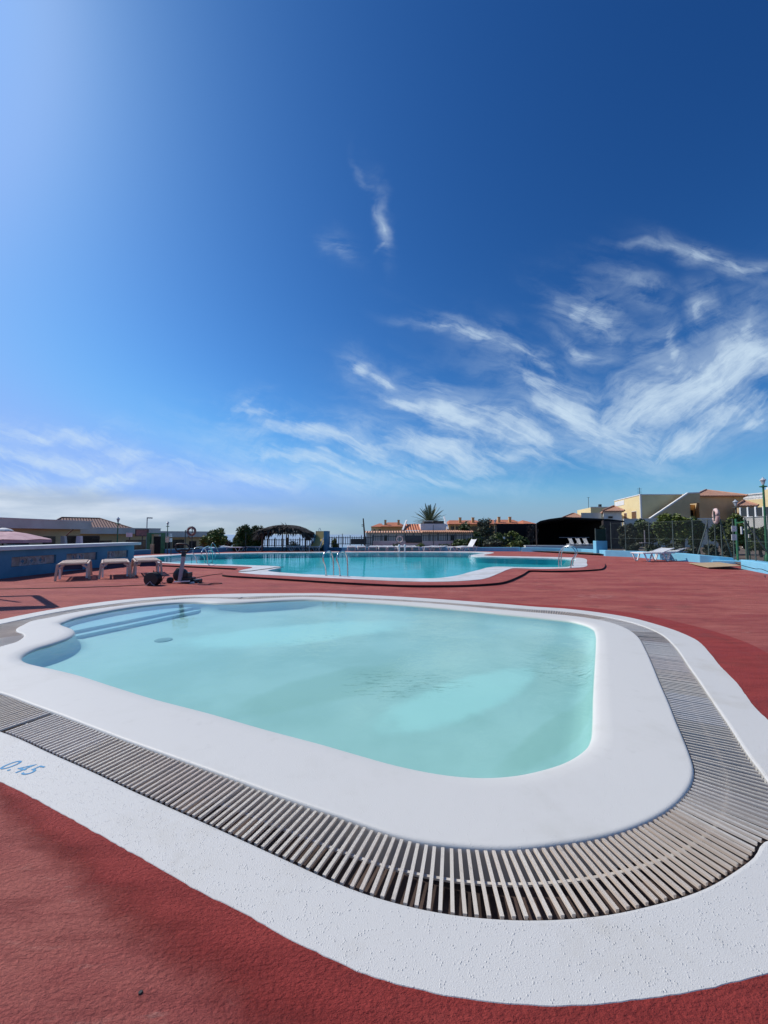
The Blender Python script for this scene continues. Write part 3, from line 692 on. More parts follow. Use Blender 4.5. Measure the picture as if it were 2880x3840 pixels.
M['sign'] = mat('white_sign_board', (0.75, 0.76, 0.74), 0.5, (0.66, 0.67, 0.64), 8)
M['wood'] = mat('weathered_wood', (0.10, 0.07, 0.055), 0.8, (0.06, 0.04, 0.03), 6, 0.003, 30)
M['ply'] = mat('plywood', (0.50, 0.36, 0.20), 0.65, (0.42, 0.30, 0.17), 5)
M['frond'] = mat('dry_palm_frond', (0.045, 0.036, 0.031), 0.9, (0.020, 0.017, 0.015), 5, island=.5)
M['leaf'] = mat('dark_green_leaf', (0.075, 0.115, 0.024), 0.6, (0.042, 0.066, 0.016), 1.2, island=.5)
M['leaf2'] = mat('olive_green_leaf', (0.16, 0.20, 0.038), 0.6, (0.085, 0.115, 0.024), 1.2, island=.5)
M['leaf3'] = mat('grey_green_leaf', (0.10, 0.115, 0.07), 0.7, (0.06, 0.07, 0.045), 1.4, island=.5)
M['bark'] = mat('grey_bark', (0.13, 0.105, 0.085), 0.9, (0.07, 0.055, 0.045), 7, 0.006, 25)
M['ring_o'] = mat('faded_red_ring', (0.30, 0.13, 0.11), 0.6, (0.20, 0.08, 0.07), 4)
M['ring_w'] = mat('pale_pink_ring', (0.72, 0.56, 0.52), 0.6, (0.58, 0.36, 0.32), 5)
M['yellow'] = mat('cream_yellow_render', (0.80, 0.66, 0.36), 0.8, (0.74, 0.60, 0.32), 0.6, 0.004, 12)
M['ochre'] = mat('ochre_render', (0.66, 0.40, 0.17), 0.8, (0.56, 0.33, 0.13), 0.6)
M['sand'] = mat('sand_render', (0.62, 0.47, 0.26), 0.85, (0.53, 0.40, 0.22), 0.8, 0.004, 10)
M['greyr'] = mat('grey_render', (0.66, 0.63, 0.56), 0.85, (0.56, 0.53, 0.47), 0.6, 0.004, 10)
M['whiter'] = mat('white_render', (0.78, 0.78, 0.76), 0.75, (0.68, 0.68, 0.66), 1.0)
M['glass'] = mat('dark_window_glass', (0.02, 0.024, 0.03), 0.12)
M['brownd'] = mat('brown_shutter', (0.16, 0.085, 0.05), 0.6)
M['lampglass'] = mat('frosted_lantern_glass', (0.55, 0.58, 0.60), 0.25)
M['slide_y'] = mat('faded_yellow_slide', (0.50, 0.36, 0.12), 0.5, (0.42, 0.29, 0.10), 3)
M['pink'] = mat('faded_pink_canvas', (0.58, 0.36, 0.38), 0.8, (0.50, 0.30, 0.32), 3)
M['shade'] = mat('black_shade_netting', (0.010, 0.009, 0.009), 0.95)
M['hut'] = mat('dark_brown_hut_wall', (0.070, 0.055, 0.050), 0.9, (0.05, 0.04, 0.036), 3, 0.004, 20)
def tile_mat(name, c1, c2):
    m, gg, bs, out = new_mat(name)
    uv = gg.n('ShaderNodeTexCoord').outputs['UV']; s_ = gg.n('ShaderNodeSeparateXYZ'); gg.put(s_.inputs[0], uv)
    u, v = s_.outputs[0], s_.outputs[1]
    row = gg.m('FRACT', gg.m('DIVIDE', v, 0.36)); wv = gg.m('SINE', gg.m('MULTIPLY', u, 2 * math.pi / 0.30))
    cell = gg.n('ShaderNodeTexWhiteNoise'); gg.put(cell.inputs['Vector'], gg.comb(gg.m('FLOOR', gg.m('DIVIDE', u, .30)), gg.m('FLOOR', gg.m('DIVIDE', v, .36))))
    c = gg.mix(cell.outputs[0], c1 + (1,), c2 + (1,))
    c = gg.mix(gg.m('MULTIPLY', gg.ss(wv, -.2, -1.0), .55), c, tuple(x * .45 for x in c2) + (1,))
    c = gg.mix(gg.m('MULTIPLY', gg.ss(row, .14, .0), .5), c, tuple(x * .5 for x in c2) + (1,))
    gg.put(bs.inputs['Base Color'], c); bs.inputs['Roughness'].default_value = .75
    b = gg.n('ShaderNodeBump'); b.inputs['Distance'].default_value = .06; gg.put(b.inputs['Height'], wv); m.node_tree.links.new(b.outputs[0], bs.inputs['Normal'])
    return m
M['tile'] = tile_mat('terracotta_tiles', (0.72, 0.25, 0.11), (0.60, 0.18, 0.08))
M['tiled'] = tile_mat('dark_red_tiles', (0.17, 0.055, 0.042), (0.13, 0.042, 0.035))
M['tilep'] = tile_mat('pale_terracotta_tiles', (0.70, 0.38, 0.24), (0.60, 0.30, 0.18))

# ------------------------------------------------------------------ low blue walls
def wall_line(name, pts, h, th, label, m, cap=None):
    """wall following ground points; the points give the foot of the face towards the pool"""
    o = thing(name, pts[0], label, 'wall')
    base = pts[0]; L = [p - base for p in pts]; back = []
    for i, p in enumerate(L):
        a = L[max(i - 1, 0)]; b = L[min(i + 1, len(L) - 1)]; t = (b - a); t.z = 0; t.normalize()
        nn = Vector((-t.y, t.x, 0)); back.append(p + nn * th)
    poly = [(p.x, p.y) for p in L] + [(p.x, p.y) for p in reversed(back)]
    hs = h if isinstance(h, (list, tuple)) else [h] * len(L)
    mb = MB(); n = len(L)
    vs = []
    for k in range(n):
        vs += [L[k], L[k] + V3(0, 0, hs[k]), back[k] + V3(0, 0, hs[k]), back[k]]
        for q in (-4, -1): vs[q] = Vector((vs[q].x, vs[q].y, -0.05 if True else 0))
    fs = []
    for k in range(n - 1):
        for e in range(4): fs.append((k * 4 + e, k * 4 + (e + 1) % 4, (k + 1) * 4 + (e + 1) % 4, (k + 1) * 4 + e))
    fs += [(0, 3, 2, 1), tuple((n - 1) * 4 + e for e in range(4))]
    mb.add(vs, fs); mb.build('wall_body', m, o, bevel=0.02 if cap is None else 0)
    return o
wall_line('low_wall', PP([(480,2086),(566,2081.5)]), .36, .35, 'short dark blue low wall left of the green framed gateway', M['wallblue'])
wall_line('low_wall', PP([(618,2078.5),(760,2073),(900,2067.5),(1010,2065),(1180,2064.5)]), [.34,.33,.32,.30,.30], .35, 'dark blue low wall running behind the palm thatched shelter', M['wallblue'])
wall_line('low_wall', PP([(1225,2064.5),(1280,2065.5)]), .26, .35, 'short blue low wall just right of the slide block', M['wallblue'])
wall_line('low_wall', PP([(1281,2066),(1500,2066),(1750,2067),(1953,2068)]), [.29,.29,.30,.33], .35, 'light blue low wall behind the row of white loungers', M['lightblue'])
wall_line('low_wall', PP([(1955,2068.5),(2112,2072),(2180,2074.5),(2238,2078),(2270,2085.5),(2391,2090),(2480,2099),(2550,2104),(2625,2109.5),(2700,2112),(2752,2113.5)]),
          [.33,.32,.31,.31,.36,.36,.39,.40,.36,.31,.26], .30, 'long light blue low wall along the right side of the red deck', M['lightblue'])
wall_line('low_wall', PP([(2779,2133),(2830,2143),(2880,2153),(2960,2176)]), [.36,.36,.36,.36], .45, 'light blue low wall section in the right foreground beyond the board', M['lightblue'])
o = MB().box((0, 0, .07), (1.7, 1.5, .14), R(-38)).build('doorstep', M['lightblue'], bevel=.02); o.location = P(2765, 2118) + V3(.75, .95, 0)
tag(o, 'flat light blue step in the gap in front of the green gate', 'step')

# bar counter wall on the left
X0 = -11.65; Y0, Y1 = 11.95, 18.35
cnt = thing('bar_counter', (X0, Y0, 0), 'blue rendered bar wall with pale cap and patterned breeze blocks on the left', 'wall')
def L3(x, y, z): return V3(x - X0, y - Y0, z)
panels = [(12.33, 14.0), (14.46, 16.0), (16.58, 17.92)]
mb = MB(); zA, zB, HW = .33, .63, .86
ys_ = [Y0] + [v for p in panels for v in p] + [Y1]
mb.box(L3(X0 - .14, (Y0 + Y1) / 2, zA / 2), (.28, Y1 - Y0, zA)); mb.box(L3(X0 - .14, (Y0 + Y1) / 2, (zB + HW) / 2), (.28, Y1 - Y0, HW - zB))
for i in range(0, len(ys_), 2): mb.box(L3(X0 - .14, (ys_[i] + ys_[i + 1]) / 2, (zA + zB) / 2), (.28, ys_[i + 1] - ys_[i], zB - zA))
mb.box(L3(X0 - 3.1, Y0 + .14, HW / 2), (5.6, .28, HW)); mb.box(L3(X0 - 3.1, Y1 - .14, HW / 2), (5.6, .28, HW))
mb.build('wall_body', M['wallblue'], cnt)
mb = MB(); mb.box(L3(X0 - .26, (Y0 + Y1) / 2, HW + .06), (.86, Y1 - Y0 + .5, .12)); mb.box(L3(X0 - 3.3, Y0 + .14, HW + .058), (5.4, .7, .116))
mb.build('cap', M['cap'], cnt, bevel=.012)
blockm = mat('grey_breeze_block', (0.46, 0.46, 0.46), .8, (0.34, 0.30, 0.28), 6)
solidm = mat('filled_breeze_block', (0.42, 0.37, 0.33), .85, (0.30, 0.24, 0.20), 5)
for pi, (a, b) in enumerate(panels):
    n = 5; w = (b - a) / n
    for k in range(n):
        yc = a + w * (k + .5); zc = (zA + zB) / 2; solid = (pi, k) in ((0, 0), (0, 4), (1, 0), (1, 3), (1, 4), (2, 2), (2, 3), (2, 4))
        mb = MB(); h = (zB - zA)
        c = L3(X0 - .12, yc, zc)
        if solid: mb.box(c, (.10, w - .012, h - .012))
        else:
            for s_ in (-1, 1):
                mb.box(c + V3(0, s_ * (w / 2 - .024), 0), (.11, .035, h - .012)); mb.box(c + V3(0, 0, s_ * (h / 2 - .022)), (.11, w - .09, .033))
            mb.tube([c + V3(0, .088 * (1 + .25 * math.cos(4 * t)) * math.cos(t), .088 * (1 + .25 * math.cos(4 * t)) * math.sin(t)) for t in [q * math.pi / 12 for q in range(24)]], .020, 5, closed=True)
            for s1 in (-1, 1):
                for s2 in (-1, 1): mb.box(c + V3(0, s1 * .1, s2 * .1), (.08, .05, .05))
        mb.build('breeze_block', solidm if solid else blockm, cnt)

# ------------------------------------------------------------------ stacked beige loungers by the bar wall
def make_bench(label):
    o = thing('sun_lounger', (0, 0, 0), label, 'sun lounger', group='beige plastic loungers beside the bar wall')
    W, Ln, Hs = .74, 1.75, .50
    mb = MB()
    for s_ in (-1, 1):
        mb.bar((s_ * (W / 2 - .03), .02, Hs - .03), (s_ * (W / 2 - .03), Ln, Hs - .02), .05, .04)
    for y in (.03, Ln - .02): mb.bar((-W / 2 + .06, y, Hs - .03), (W / 2 - .06, y, Hs - .02), .05, .04)
    mb.build('frame', M['beige_pl'], o, bevel=.012)
    mb = MB()
    for k in range(16): mb.box((0, .12 + k * .105, Hs + .004), (W - .14, .075, .022))
    mb.build('slats', M['beige_pl'], o)
    MB().box((0, .06, Hs - .13), (W * .60, .03, .12)).box((0, .9, Hs - .09), (W * .60, 1.2, .03)).build('under_panel', M['navy'], o)
    for sx in (-1, 1):
        for y in (.05, Ln - .1):
            mb = MB(); x = sx * (W / 2)
            mb.bar((x - sx * .01, y, Hs - .03), (x + sx * .03, y, 0.0), .058, .065, Vector((0, 1, 0)))
            mb.bar((x + sx * -.16, y, Hs - .055), (x - sx * .02, y, Hs - .15), .05, .06, Vector((0, 1, 0)))
            mb.build('leg', M['beige_pl'], o, bevel=.012)
        mb = MB(); x = sx * (W / 2 - .05)
        mb.bar((x, .34, Hs - .16), (x, .34, .02), .05, .05, Vector((0, 1, 0))).lathe((x, .34, Hs - .16), [(.03, -.02), (.035, .01), (.02, .04)], 8)
        mb.build('stacking_post', M['white_pl'], o)
    return o
for a, lab in (((207,2180), 'beige slatted lounger nearest the camera beside the blue bar wall'),
    ((373,2172), 'middle beige slatted lounger beside the blue bar wall'), ((501,2163), 'beige slatted lounger at the right, just left of the cable reel')):
    o = make_bench(lab); rz = R(35)
    o.location = P(*a) + V3(math.cos(rz), math.sin(rz), 0) * .39; o.rotation_euler = (0, 0, rz)

# ------------------------------------------------------------------ white loungers
def make_lounger(label, raised=0.0, group='white plastic sun loungers round the pools', mt=None, vlegs=True, Hs=.36):
    mt = mt or M['white_pl']
    o = thing('sun_lounger', (0, 0, 0), label, 'sun lounger', group=group)
    W, Ln = .66, 1.9; hb = 1.20
    mb = MB()
    for s_ in (-1, 1): mb.bar((s_ * (W / 2 - .025), 0, Hs - .02), (s_ * (W / 2 - .025), Ln, Hs - .02 + (.0)), .05, .05)
    for y in (.02, Ln - .02): mb.bar((-W / 2 + .05, y, Hs - .02), (W / 2 - .05, y, Hs - .02), .045, .045)
    mb.build('frame', mt, o, bevel=.01)
    mb = MB()
    for k in range(12): mb.box((0, .08 + k * .098, Hs + .012), (W - .06, .075, .02))
    mb.build('seat', mt, o)
    mb = MB(); c, s_ = math.cos(raised), math.sin(raised); rotm = Matrix.Rotation(raised, 3, 'X')
    for k in range(7):
        u = .06 + k * .098; mb.box((0, hb + u * c, Hs + .014 + u * s_), (W - .06, .075, .02), mtx=rotm)
    for sx in (-1, 1): mb.bar((sx * (W / 2 - .05), hb, Hs + .016), (sx * (W / 2 - .05), hb + .74 * c, Hs + .016 + .74 * s_), .05, .035)
    if raised > .1: mb.bar((0, hb + .45 * c, Hs + .45 * s_), (0, hb + .55, Hs - .01), .04, .03)
    mb.build('backrest', mt, o)
    for sx in (-1, 1):
        for y in (.30, 1.42):
            mb = MB(); x = sx * (W / 2 - .03)
            mb.tube([(x, y - .20, Hs - .03), (x, y - .04, .05), (x, y, .02), (x, y + .05, .02), (x, y + .09, .05), (x, y + .24, Hs - .03)], (.034 if Hs > .40 else .024), 6)
            mb.build('leg', mt, o, smooth=True)
    return o
def put(o, p, ang): o.location = p; o.rotation_euler = (0, 0, R(ang)); return o
def g3(px, D, z): v = Q(px, 2004, D); return V3(v.x, v.y, z)
# angle 0 = foot end towards the camera
put(make_lounger('white lounger at the far left edge of the large pool', .10), P(985, 2066.8) , 86).scale = (1, .92, 1)
put(make_lounger('white lounger behind its twin, left of the palm thatched shelter', .10), P(905, 2067.8) + V3(.35, -.6, 0), 86).scale = (1, .92, 1)
shade_m = M['greyr']
put(make_lounger('shaded lounger under the right half of the thatched shelter', .08), P(1162, 2066.6), 88)
put(make_lounger('shaded lounger in front of the slide block', .08), P(1198, 2066.4) + V3(.1, -.4, 0), 84)
row = [(1318,6,'leftmost white lounger of the row along the far pool edge'),(1357,6,'second white lounger from the left in the far row'),
       (1396,-2,'third white lounger from the left in the far row, seen square on'),(1436,6,'fourth white lounger in the far row, left of the white pool handrails'),
       (1470,8,'shadowed lounger behind the left pool handrail in the far row'),(1508,8,'shadowed lounger behind the right pool handrail in the far row'),
       (1537,12,'lounger just right of the white pool handrails in the far row'),(1562,10,'lounger half hidden in the middle of the far row'),
       (1594,-32,'pale lounger turned sideways right of the middle of the far row'),(1632,-32,'turned pale lounger left of the thin black pole gap in the far row'),
       (1686,-52,'flat lounger beside the one with a raised back at the far right')]
for x_, a_, lab in row: put(make_lounger(lab, .05), P(x_, 2068.2), a_)
put(make_lounger('white lounger with raised backrest at the right end of the far row', .95), P(1718, 2069), -62)
put(make_lounger('white lounger in front of the light blue wall on the right, nearer the camera', .28, Hs=.44), P(2425, 2108) + V3(-.25, .35, 0), -74).scale = (1.1, 1.08, 1)
put(make_lounger('white lounger tucked behind its neighbour by the right blue wall', .22, Hs=.44), P(2470, 2104) + V3(.35, .7, 0), -70).scale = (1.1, 1.0, 1)
for x_, lab in ((2172, 'folded white lounger at the left of the dark shelter front'), (2200, 'folded white lounger in the middle of the dark shelter front'), (2226, 'folded white lounger beside the light blue pillar')):
    o = make_lounger(lab, 1.0, Hs=.14); o.scale = (.9, .55, .8); q = g3(x_, 34.05, .40); put(o, q, 96)

# ------------------------------------------------------------------ trolley, cable reel, cables
tb = P(700, 2187)
tr = thing('pool_cleaner_trolley', tb, 'black pool cleaner trolley with pale upright column and black loop handle', 'pool cleaner')
s = 10.85 / F_PX                                        # metres per reference pixel at its distance
def T(px, py, dy=0.0): return V3((px - 700) * s, dy, (2187 - py) * s)
mb = MB(); mb.bar(T(678, 2176, -.06), T(687, 2086, -.02), .085, .075, Vector((0, 1, 0))); mb.build('column', M['greymetal'], tr, bevel=.01)
mb = MB(); mb.bar(T(686, 2088, -.02), T(688, 2068, 0), .10, .09, Vector((0, 1, 0))); mb.build('column_head', M['black'], tr, bevel=.01)
loop = [T(655,2043), T(654,2055), T(660,2066), T(672,2071), T(690,2072), T(703,2066), T(707,2060), T(701,2046), T(692,2041), T(664,2040)]
mb = MB(); mb.tube(spline(loop, True, .03), .020, 8, closed=True); mb.build('loop_handle', M['black'], tr, smooth=True)
mb = MB(); mb.tube(spline([T(663,2066), T(680,2062, -.05), T(700,2063, -.03), T(706,2061)], False, .03), .028, 8); mb.tube([T(688,2070), T(700,2062, .1), T(728, 2058, .25)], .016, 6); mb.build('control_grip', M['black'], tr, smooth=True)
prof = [(.001, -.11), (.10, -.11), (.185, -.07), (.20, 0), (.185, .07), (.10, .11), (.001, .11)]
mb = MB(); mb.lathe(T(670, 2158, .10), prof, 20, 'Y'); mb.box(T(687, 2165, .16), (.22, .26, .24)); mb.box(T(700, 2176, .1), (.26, .3, .13)); mb.build('cleaner_body', M['black'], tr, smooth='auto')
for px_, py_, r_ in ((636, 2176, .085), (736, 2181, .055)):
    mb = MB(); mb.lathe(T(px_, py_, .02), [(r_ * .6, -.05), (r_, -.035), (r_, .035), (r_ * .6, .05)], 16, 'Y'); mb.build('wheel', M['black'], tr, smooth='auto')
mb = MB(); mb.bar(T(660, 2180, -.1), T(718, 2178, -.1), .05, .035); mb.bar(T(712, 2186, 0), T(742, 2184, .05), .10, .06); mb.build('base_bar', M['white_pl'], tr, bevel=.008)
mb = MB(); mb.box(T(728, 2180, .12), (.26, .22, .10)); mb.build('battery_box', M['black'], tr, bevel=.02)
mb = MB(); mb.tube(spline([T(650,2150,.0), T(636,2152,-.05), T(622,2162,-.1), T(616,2180,-.12), T(622,2186,-.1), T(634,2182,-.05)], False, .03), .009, 6); mb.tube(spline([T(650,2143,.1), T(654,2134,.1), T(668,2130,.1)], False, .03), .012, 6); mb.build('hose', M['rubber'], tr, smooth=True)
rl = P(573, 2195); reel = thing('cable_reel', rl, 'round black cable reel on small pale feet standing on the red deck', 'cable reel')
s2 = 10.35 / F_PX
mb = MB(); c = V3(0, 0, 24 * s2)
mb.lathe(c, [(.04, -.13), (.178, -.12), (.185, -.10), (.12, -.09), (.12, .09), (.185, .10), (.178, .12), (.04, .13)], 24, 'Y'); mb.build('drum', M['black'], reel, smooth='auto')
mb = MB()
for k in range(9): mb.tube([c + V3(.165 * math.cos(t), -.08 + k * .02, .165 * math.sin(t)) for t in [q * math.pi / 12 for q in range(24)]], .012, 5, closed=True)
mb.build('wound_cable', M['rubber'], reel, smooth=True)
mb = MB(); mb.tube([(-.12, -.14, .01), (-.06, -.14, .05), (0, -.13, .12), (.06, -.14, .05), (.13, -.14, .01)], .011, 6); mb.tube([(-.12, .14, .01), (0, .13, .12), (.13, .14, .01)], .011, 6); mb.build('foot_frame', M['greymetal'], reel)
mb = MB(); mb.tube([c + V3(.01, 0, .17), c + V3(.01, 0, .225)], .012, 6); mb.build('carry_knob', M['black'], reel)
bag = MB(); bag.lathe((0, 0, 0), [(.02, .0), (.10, .02), (.11, .06), (.07, .11), (.02, .13)], 14); o = bag.build('cable_bag', M['black'], smooth=True); o.location = P(556, 2166); o.scale = (1, 1, .9)
tag(o, 'slumped black bag on the deck behind the cable reel', 'bag')
def cable(pts, r, label, cat='cable', name='power_cable', z=.008, m=None):
    L = [P(x, y, z) for x, y in pts]
    o = MB().tube(spline(L, False, .12), r, 6).build(name, m or M['rubber'], smooth=True); return tag(o, label, cat)
cable([(-60,2209),(60,2208),(250,2204),(450,2198),(500,2195.5),(556,2193)], .011, 'thin black cable running left from the reel across the deck')
cable([(712,2172),(735,2167),(770,2160),(803,2154.5),(860,2149),(893,2144.5)], .011, 'black cable snaking from the trolley towards the large pool')
c1 = [P(x, y, AZ + .018) for x, y in [(893,2143.5),(940,2141),(964,2137.5),(985,2135),(1013,2131.5),(1035,2127.5),(1066,2126)]]
tag(MB().tube(spline(c1, False, .1), .010, 6).build('power_cable', M['rubber'], smooth=True), 'black cable lying across the white coping into the large pool', 'cable')
cable([(744,2188),(790,2190.5),(830,2189),(829,2186),(800,2187),(778,2190.5)], .008, 'small loop of black cable on the deck right of the trolley')
cable([(600,2187),(625,2185),(646,2186)], .008, 'short black lead between the cable reel and the trolley')
hs = [Q(2781,2123,15.2), Q(2800,2130,14.9), Q(2830,2133,14.2), Q(2850,2134,13.9), Q(2880,2149,13.2)]
hs = [P(2781,2120,.33)+V3(0,-.0,0), P(2800,2129,.28)+V3(0,-.2,0), P(2830,2132.5,.2)+V3(0,-.1,0), P(2850,2133,.2), P(2890,2148,.15)]
tag(MB().tube(spline(hs, False, .1), .011, 6).build('hose', M['rubber'], smooth=True), 'black hose lying along the light blue wall at the far right', 'hose')

# board lying on the deck
bp = [P(2584,2113,.03), P(2697,2109.5,.10), P(2780,2122.5,.15), P(2656,2129,.05)]
tag(MB().slab(bp, -.02).build('plywood_board', M['ply']), 'sheet of plywood propped slightly off the deck near the right wall', 'board')

# ------------------------------------------------------------------ pool ladders
def hoop(m, p, q, h, side, r=.021, sink=.25):            # an arched rail from the deck flange p to the water leg q
    d = q - p
    pts = [p, p + V3(0, 0, h * .35) - d * .10 + side, p + V3(0, 0, h * .70) - d * .42 + side, p + V3(0, 0, h * .90) - d * .28 + side, p + V3(0, 0, h) + d * .18,
           p + V3(0, 0, h * .97) + d * .55, p + V3(0, 0, h * .75) + d * .85, q + V3(0, 0, h * .35) - d * .02, q + V3(0, 0, -sink)]
    m.tube(spline(pts, False, .04), r, 8)
def ladder(pairs, h, label, mt, sides=None, sink=.25):
    base = pairs[0][0]
    o = thing('pool_ladder', base, label, 'pool ladder')
    for i, (p, q) in enumerate(pairs):
        mb = MB(); hoop(mb, p - base, q - base, h, V3(0, 0, 0), sink=sink); mb.build('rail', mt, o, smooth=True)
        mb = MB(); mb.lathe(p - base, [(.045, 0), (.045, .012), (.028, .022)], 12); mb.build('flange', mt, o)
    if len(pairs) > 1:
        mb = MB()
        for k in range(2): mb.bar(pairs[0][1] - base + V3(0, .0, -.10 - k * .22), pairs[1][1] - base + V3(0, 0, -.10 - k * .22), .07, .02)
        mb.build('tread', mt, o)
    return o
zc = AZ + .008
ladder([(P(1223,2158.5,zc), P(1251,2155,zc)), (P(1275,2160.5,zc), P(1304,2157,zc))], .76, 'curved steel ladder rails at the near edge of the large pool', M['steel'])
ladder([(P(738,2112,zc), P(768,2112,zc)+V3(0,.25,0)), (P(769,2113,zc), P(797,2100,zc))], .72, 'curved steel ladder rails at the left arm of the large pool', M['steel'])
ladder([(P(2140,2129,zc), P(2095,2125.5,zc)), (P(2148,2122,zc), P(2104,2119,zc))], .80, 'curved steel ladder rails at the right end of the large pool', M['steel'])
ap_, b1, b2 = P(797,2080,zc), P(790,2079.5,zc), P(824,2078,zc)
hr = thing('handrail', ap_, 'tall bent steel handrail at the far left edge of the large pool', 'handrail')
mb = MB(); mb.tube(spline([b1 - ap_, b1 - ap_ + V3(0, 0, .5), V3(0, 0, .74), V3(.12, 0, .62), b2 - ap_ + V3(-.12, 0, .2), b2 - ap_], False, .05), .02, 8); mb.build('rail', M['steel'], hr, smooth=True)
mb = MB(); mb.tube([V3(-.15, -.2, -.1), V3(-.16, -.2, .28), V3(.05, -.2, .24), V3(.25, -.2, .1), V3(.28, -.2, -.1)], .03, 8); mb.build('grab_bar', M['white_pl'], hr)
fr_ = [(P(1497,2069,zc)), (P(1518,2069,zc))]
hl = thing('pool_ladder', fr_[0], 'two upright white handrail posts at the far edge of the large pool', 'pool ladder')
for p in fr_:
    q = p - fr_[0]; mb = MB()
    mb.tube([q, q + V3(0, 0, .33), q + V3(0, .02, .36)], .05, 8); mb.lathe(q + V3(0, 0, .36), [(.07, 0), (.095, .05), (.07, .14), (.03, .18)], 10); mb.build('rail', M['white_pl'], hl)

# ------------------------------------------------------------------ life rings
def ring(c, Rr, r, rotm, mt, label, foot, ropes=True, post_m=None, top=0.1):
    o = thing('life_ring_stand', V3(foot.x, foot.y, foot.z), label, 'life ring')
    L = c - foot
    mb = MB(); mb.tube([L + rotm @ V3(Rr * math.cos(t), 0, Rr * math.sin(t)) for t in [q * math.pi / 14 for q in range(28)]], r, 10, closed=True); mb.build('life_ring', mt, o, smooth=True)
    mb = MB(); mb.tube([V3(0, .12, 0), V3(L.x, .12, L.z + Rr + top)], .03, 7); mb.bar(L + V3(-.02, .06, Rr * .5), L + V3(.02, .12, Rr * .5), .05, .04); mb.build('post', post_m or M['iron'], o)
    if ropes:
        mb = MB(); mb.tube(spline([L + rotm @ V3((Rr + r + .02) * math.cos(t), -.02, (Rr + r + .02) * math.sin(t)) for t in [q * math.pi / 8 for q in range(16)]], True, .08), .010, 5, closed=True); mb.build('rope', M['wood'], o)
    return o
I3 = Matrix.Identity(3)
c = Q(718, 1992, 28.5); ring(c, .26, .075, I3, M['ring_o'], 'dark faded red life ring on a post left of the leafy trees', V3(c.x, 28.5, -.05))
c = Q(1499, 2022, 32.9); ring(c, .25, .05, I3, M['ring_w'], 'pale life ring on a post behind the middle of the far lounger row', V3(c.x, 32.9, 0))
c = Q(2685, 1936, 19.3); ring(c, .315, .085, Matrix.Rotation(R(62), 3, 'Z'), M['ring_w'], 'pink and white life ring high on a post before the right hedge', V3(c.x + .02, 19.3, .1), post_m=M['greenpost'])
# ------------------------------------------------------------------ building helpers
def facade_part(o, base, p0, p1, s0, s1, z0, z1, name, m, dep=.06, out=.02, child=None, cm=None, inset=.08):
    """box on the facade p0->p1 (plan), s measured in metres from p0; returns the part"""
    d = (p1 - p0); L = d.length; d.normalize(); nn = Vector((d.y, -d.x, 0))
    c = p0 + d * ((s0 + s1) / 2) + nn * (out - dep / 2) - base; c.z = (z0 + z1) / 2 - base.z
    mb = MB(); mb.box(c, (s1 - s0, dep, z1 - z0), math.atan2(d.y, d.x)); q = mb.build(name, m, o)
    if child:
        mb = MB(); mb.box(c + nn * .015, (s1 - s0 - 2 * inset, dep, z1 - z0 - 2 * inset), math.atan2(d.y, d.x)); mb.build(child, cm, q)
    return q
def roof_face(mb, pts, eave):                            # one sloping face with tile coordinates in metres
    pts = [Vector(p) for p in pts]; e = (Vector(eave[1]) - Vector(eave[0])).normalized()
    nr = (pts[1] - pts[0]).cross(pts[2] - pts[0]).normalized()
    if nr.z < 0: pts.reverse(); nr = -nr
    up = nr.cross(e)
    if up.z < 0: up = -up
    mb.add(pts, [tuple(range(len(pts)))], [[(p.dot(e), p.dot(up)) for p in pts]])
def hip_roof(o, base, corners, ze, zr, ridge, m, over=.35, name='roof'):
    """corners: 4 plan points counter-clockwise from the front left; ridge: two plan points"""
    c = sum((Vector((p[0], p[1], 0)) for p in corners), Vector()) / 4
    q = []
    for p in corners:
        v = Vector((p[0], p[1], 0)) - c; v = v * (1 + over / v.length); q.append(Vector((c.x + v.x - base.x, c.y + v.y - base.y, ze - base.z)))
    r = [Vector((p[0] - base.x, p[1] - base.y, zr - base.z)) for p in ridge]
    mb = MB()
    roof_face(mb, [q[0], q[1], r[1], r[0]], (q[0], q[1])); roof_face(mb, [q[2], q[3], r[0], r[1]], (q[2], q[3]))
    roof_face(mb, [q[1], q[2], r[1]], (q[1], q[2])); roof_face(mb, [q[3], q[0], r[0]], (q[3], q[0]))
    mb.add([p - V3(0, 0, .10) for p in q], [(3, 2, 1, 0)], [[(0, 0)] * 4])
    for i in range(4):
        a, b = q[i], q[(i + 1) % 4]; mb.add([a - V3(0, 0, .1), b - V3(0, 0, .1), b, a], [(0, 1, 2, 3)], [[(0, 0)] * 4])
    rf = mb.build(name, m, o)
    mb = MB()
    for a, b in ((q[0], r[0]), (q[1], r[1]), (q[2], r[1]), (q[3], r[0]), (r[0], r[1])): mb.tube([a + V3(0, 0, .03), b + V3(0, 0, .03)], .09, 6)
    mb.build('ridge_tiles', m, rf) if m is not M['tile'] else None
    return rf
def chimney(parent, base, p, z0, z1, m, w=.6):
    mb = MB(); mb.box(V3(p[0], p[1], (z0 + z1) / 2) - base, (w, w, z1 - z0)); mb.box(V3(p[0], p[1], z1 + .05) - base, (w + .15, w + .15, .1)); mb.build('chimney', m, parent)

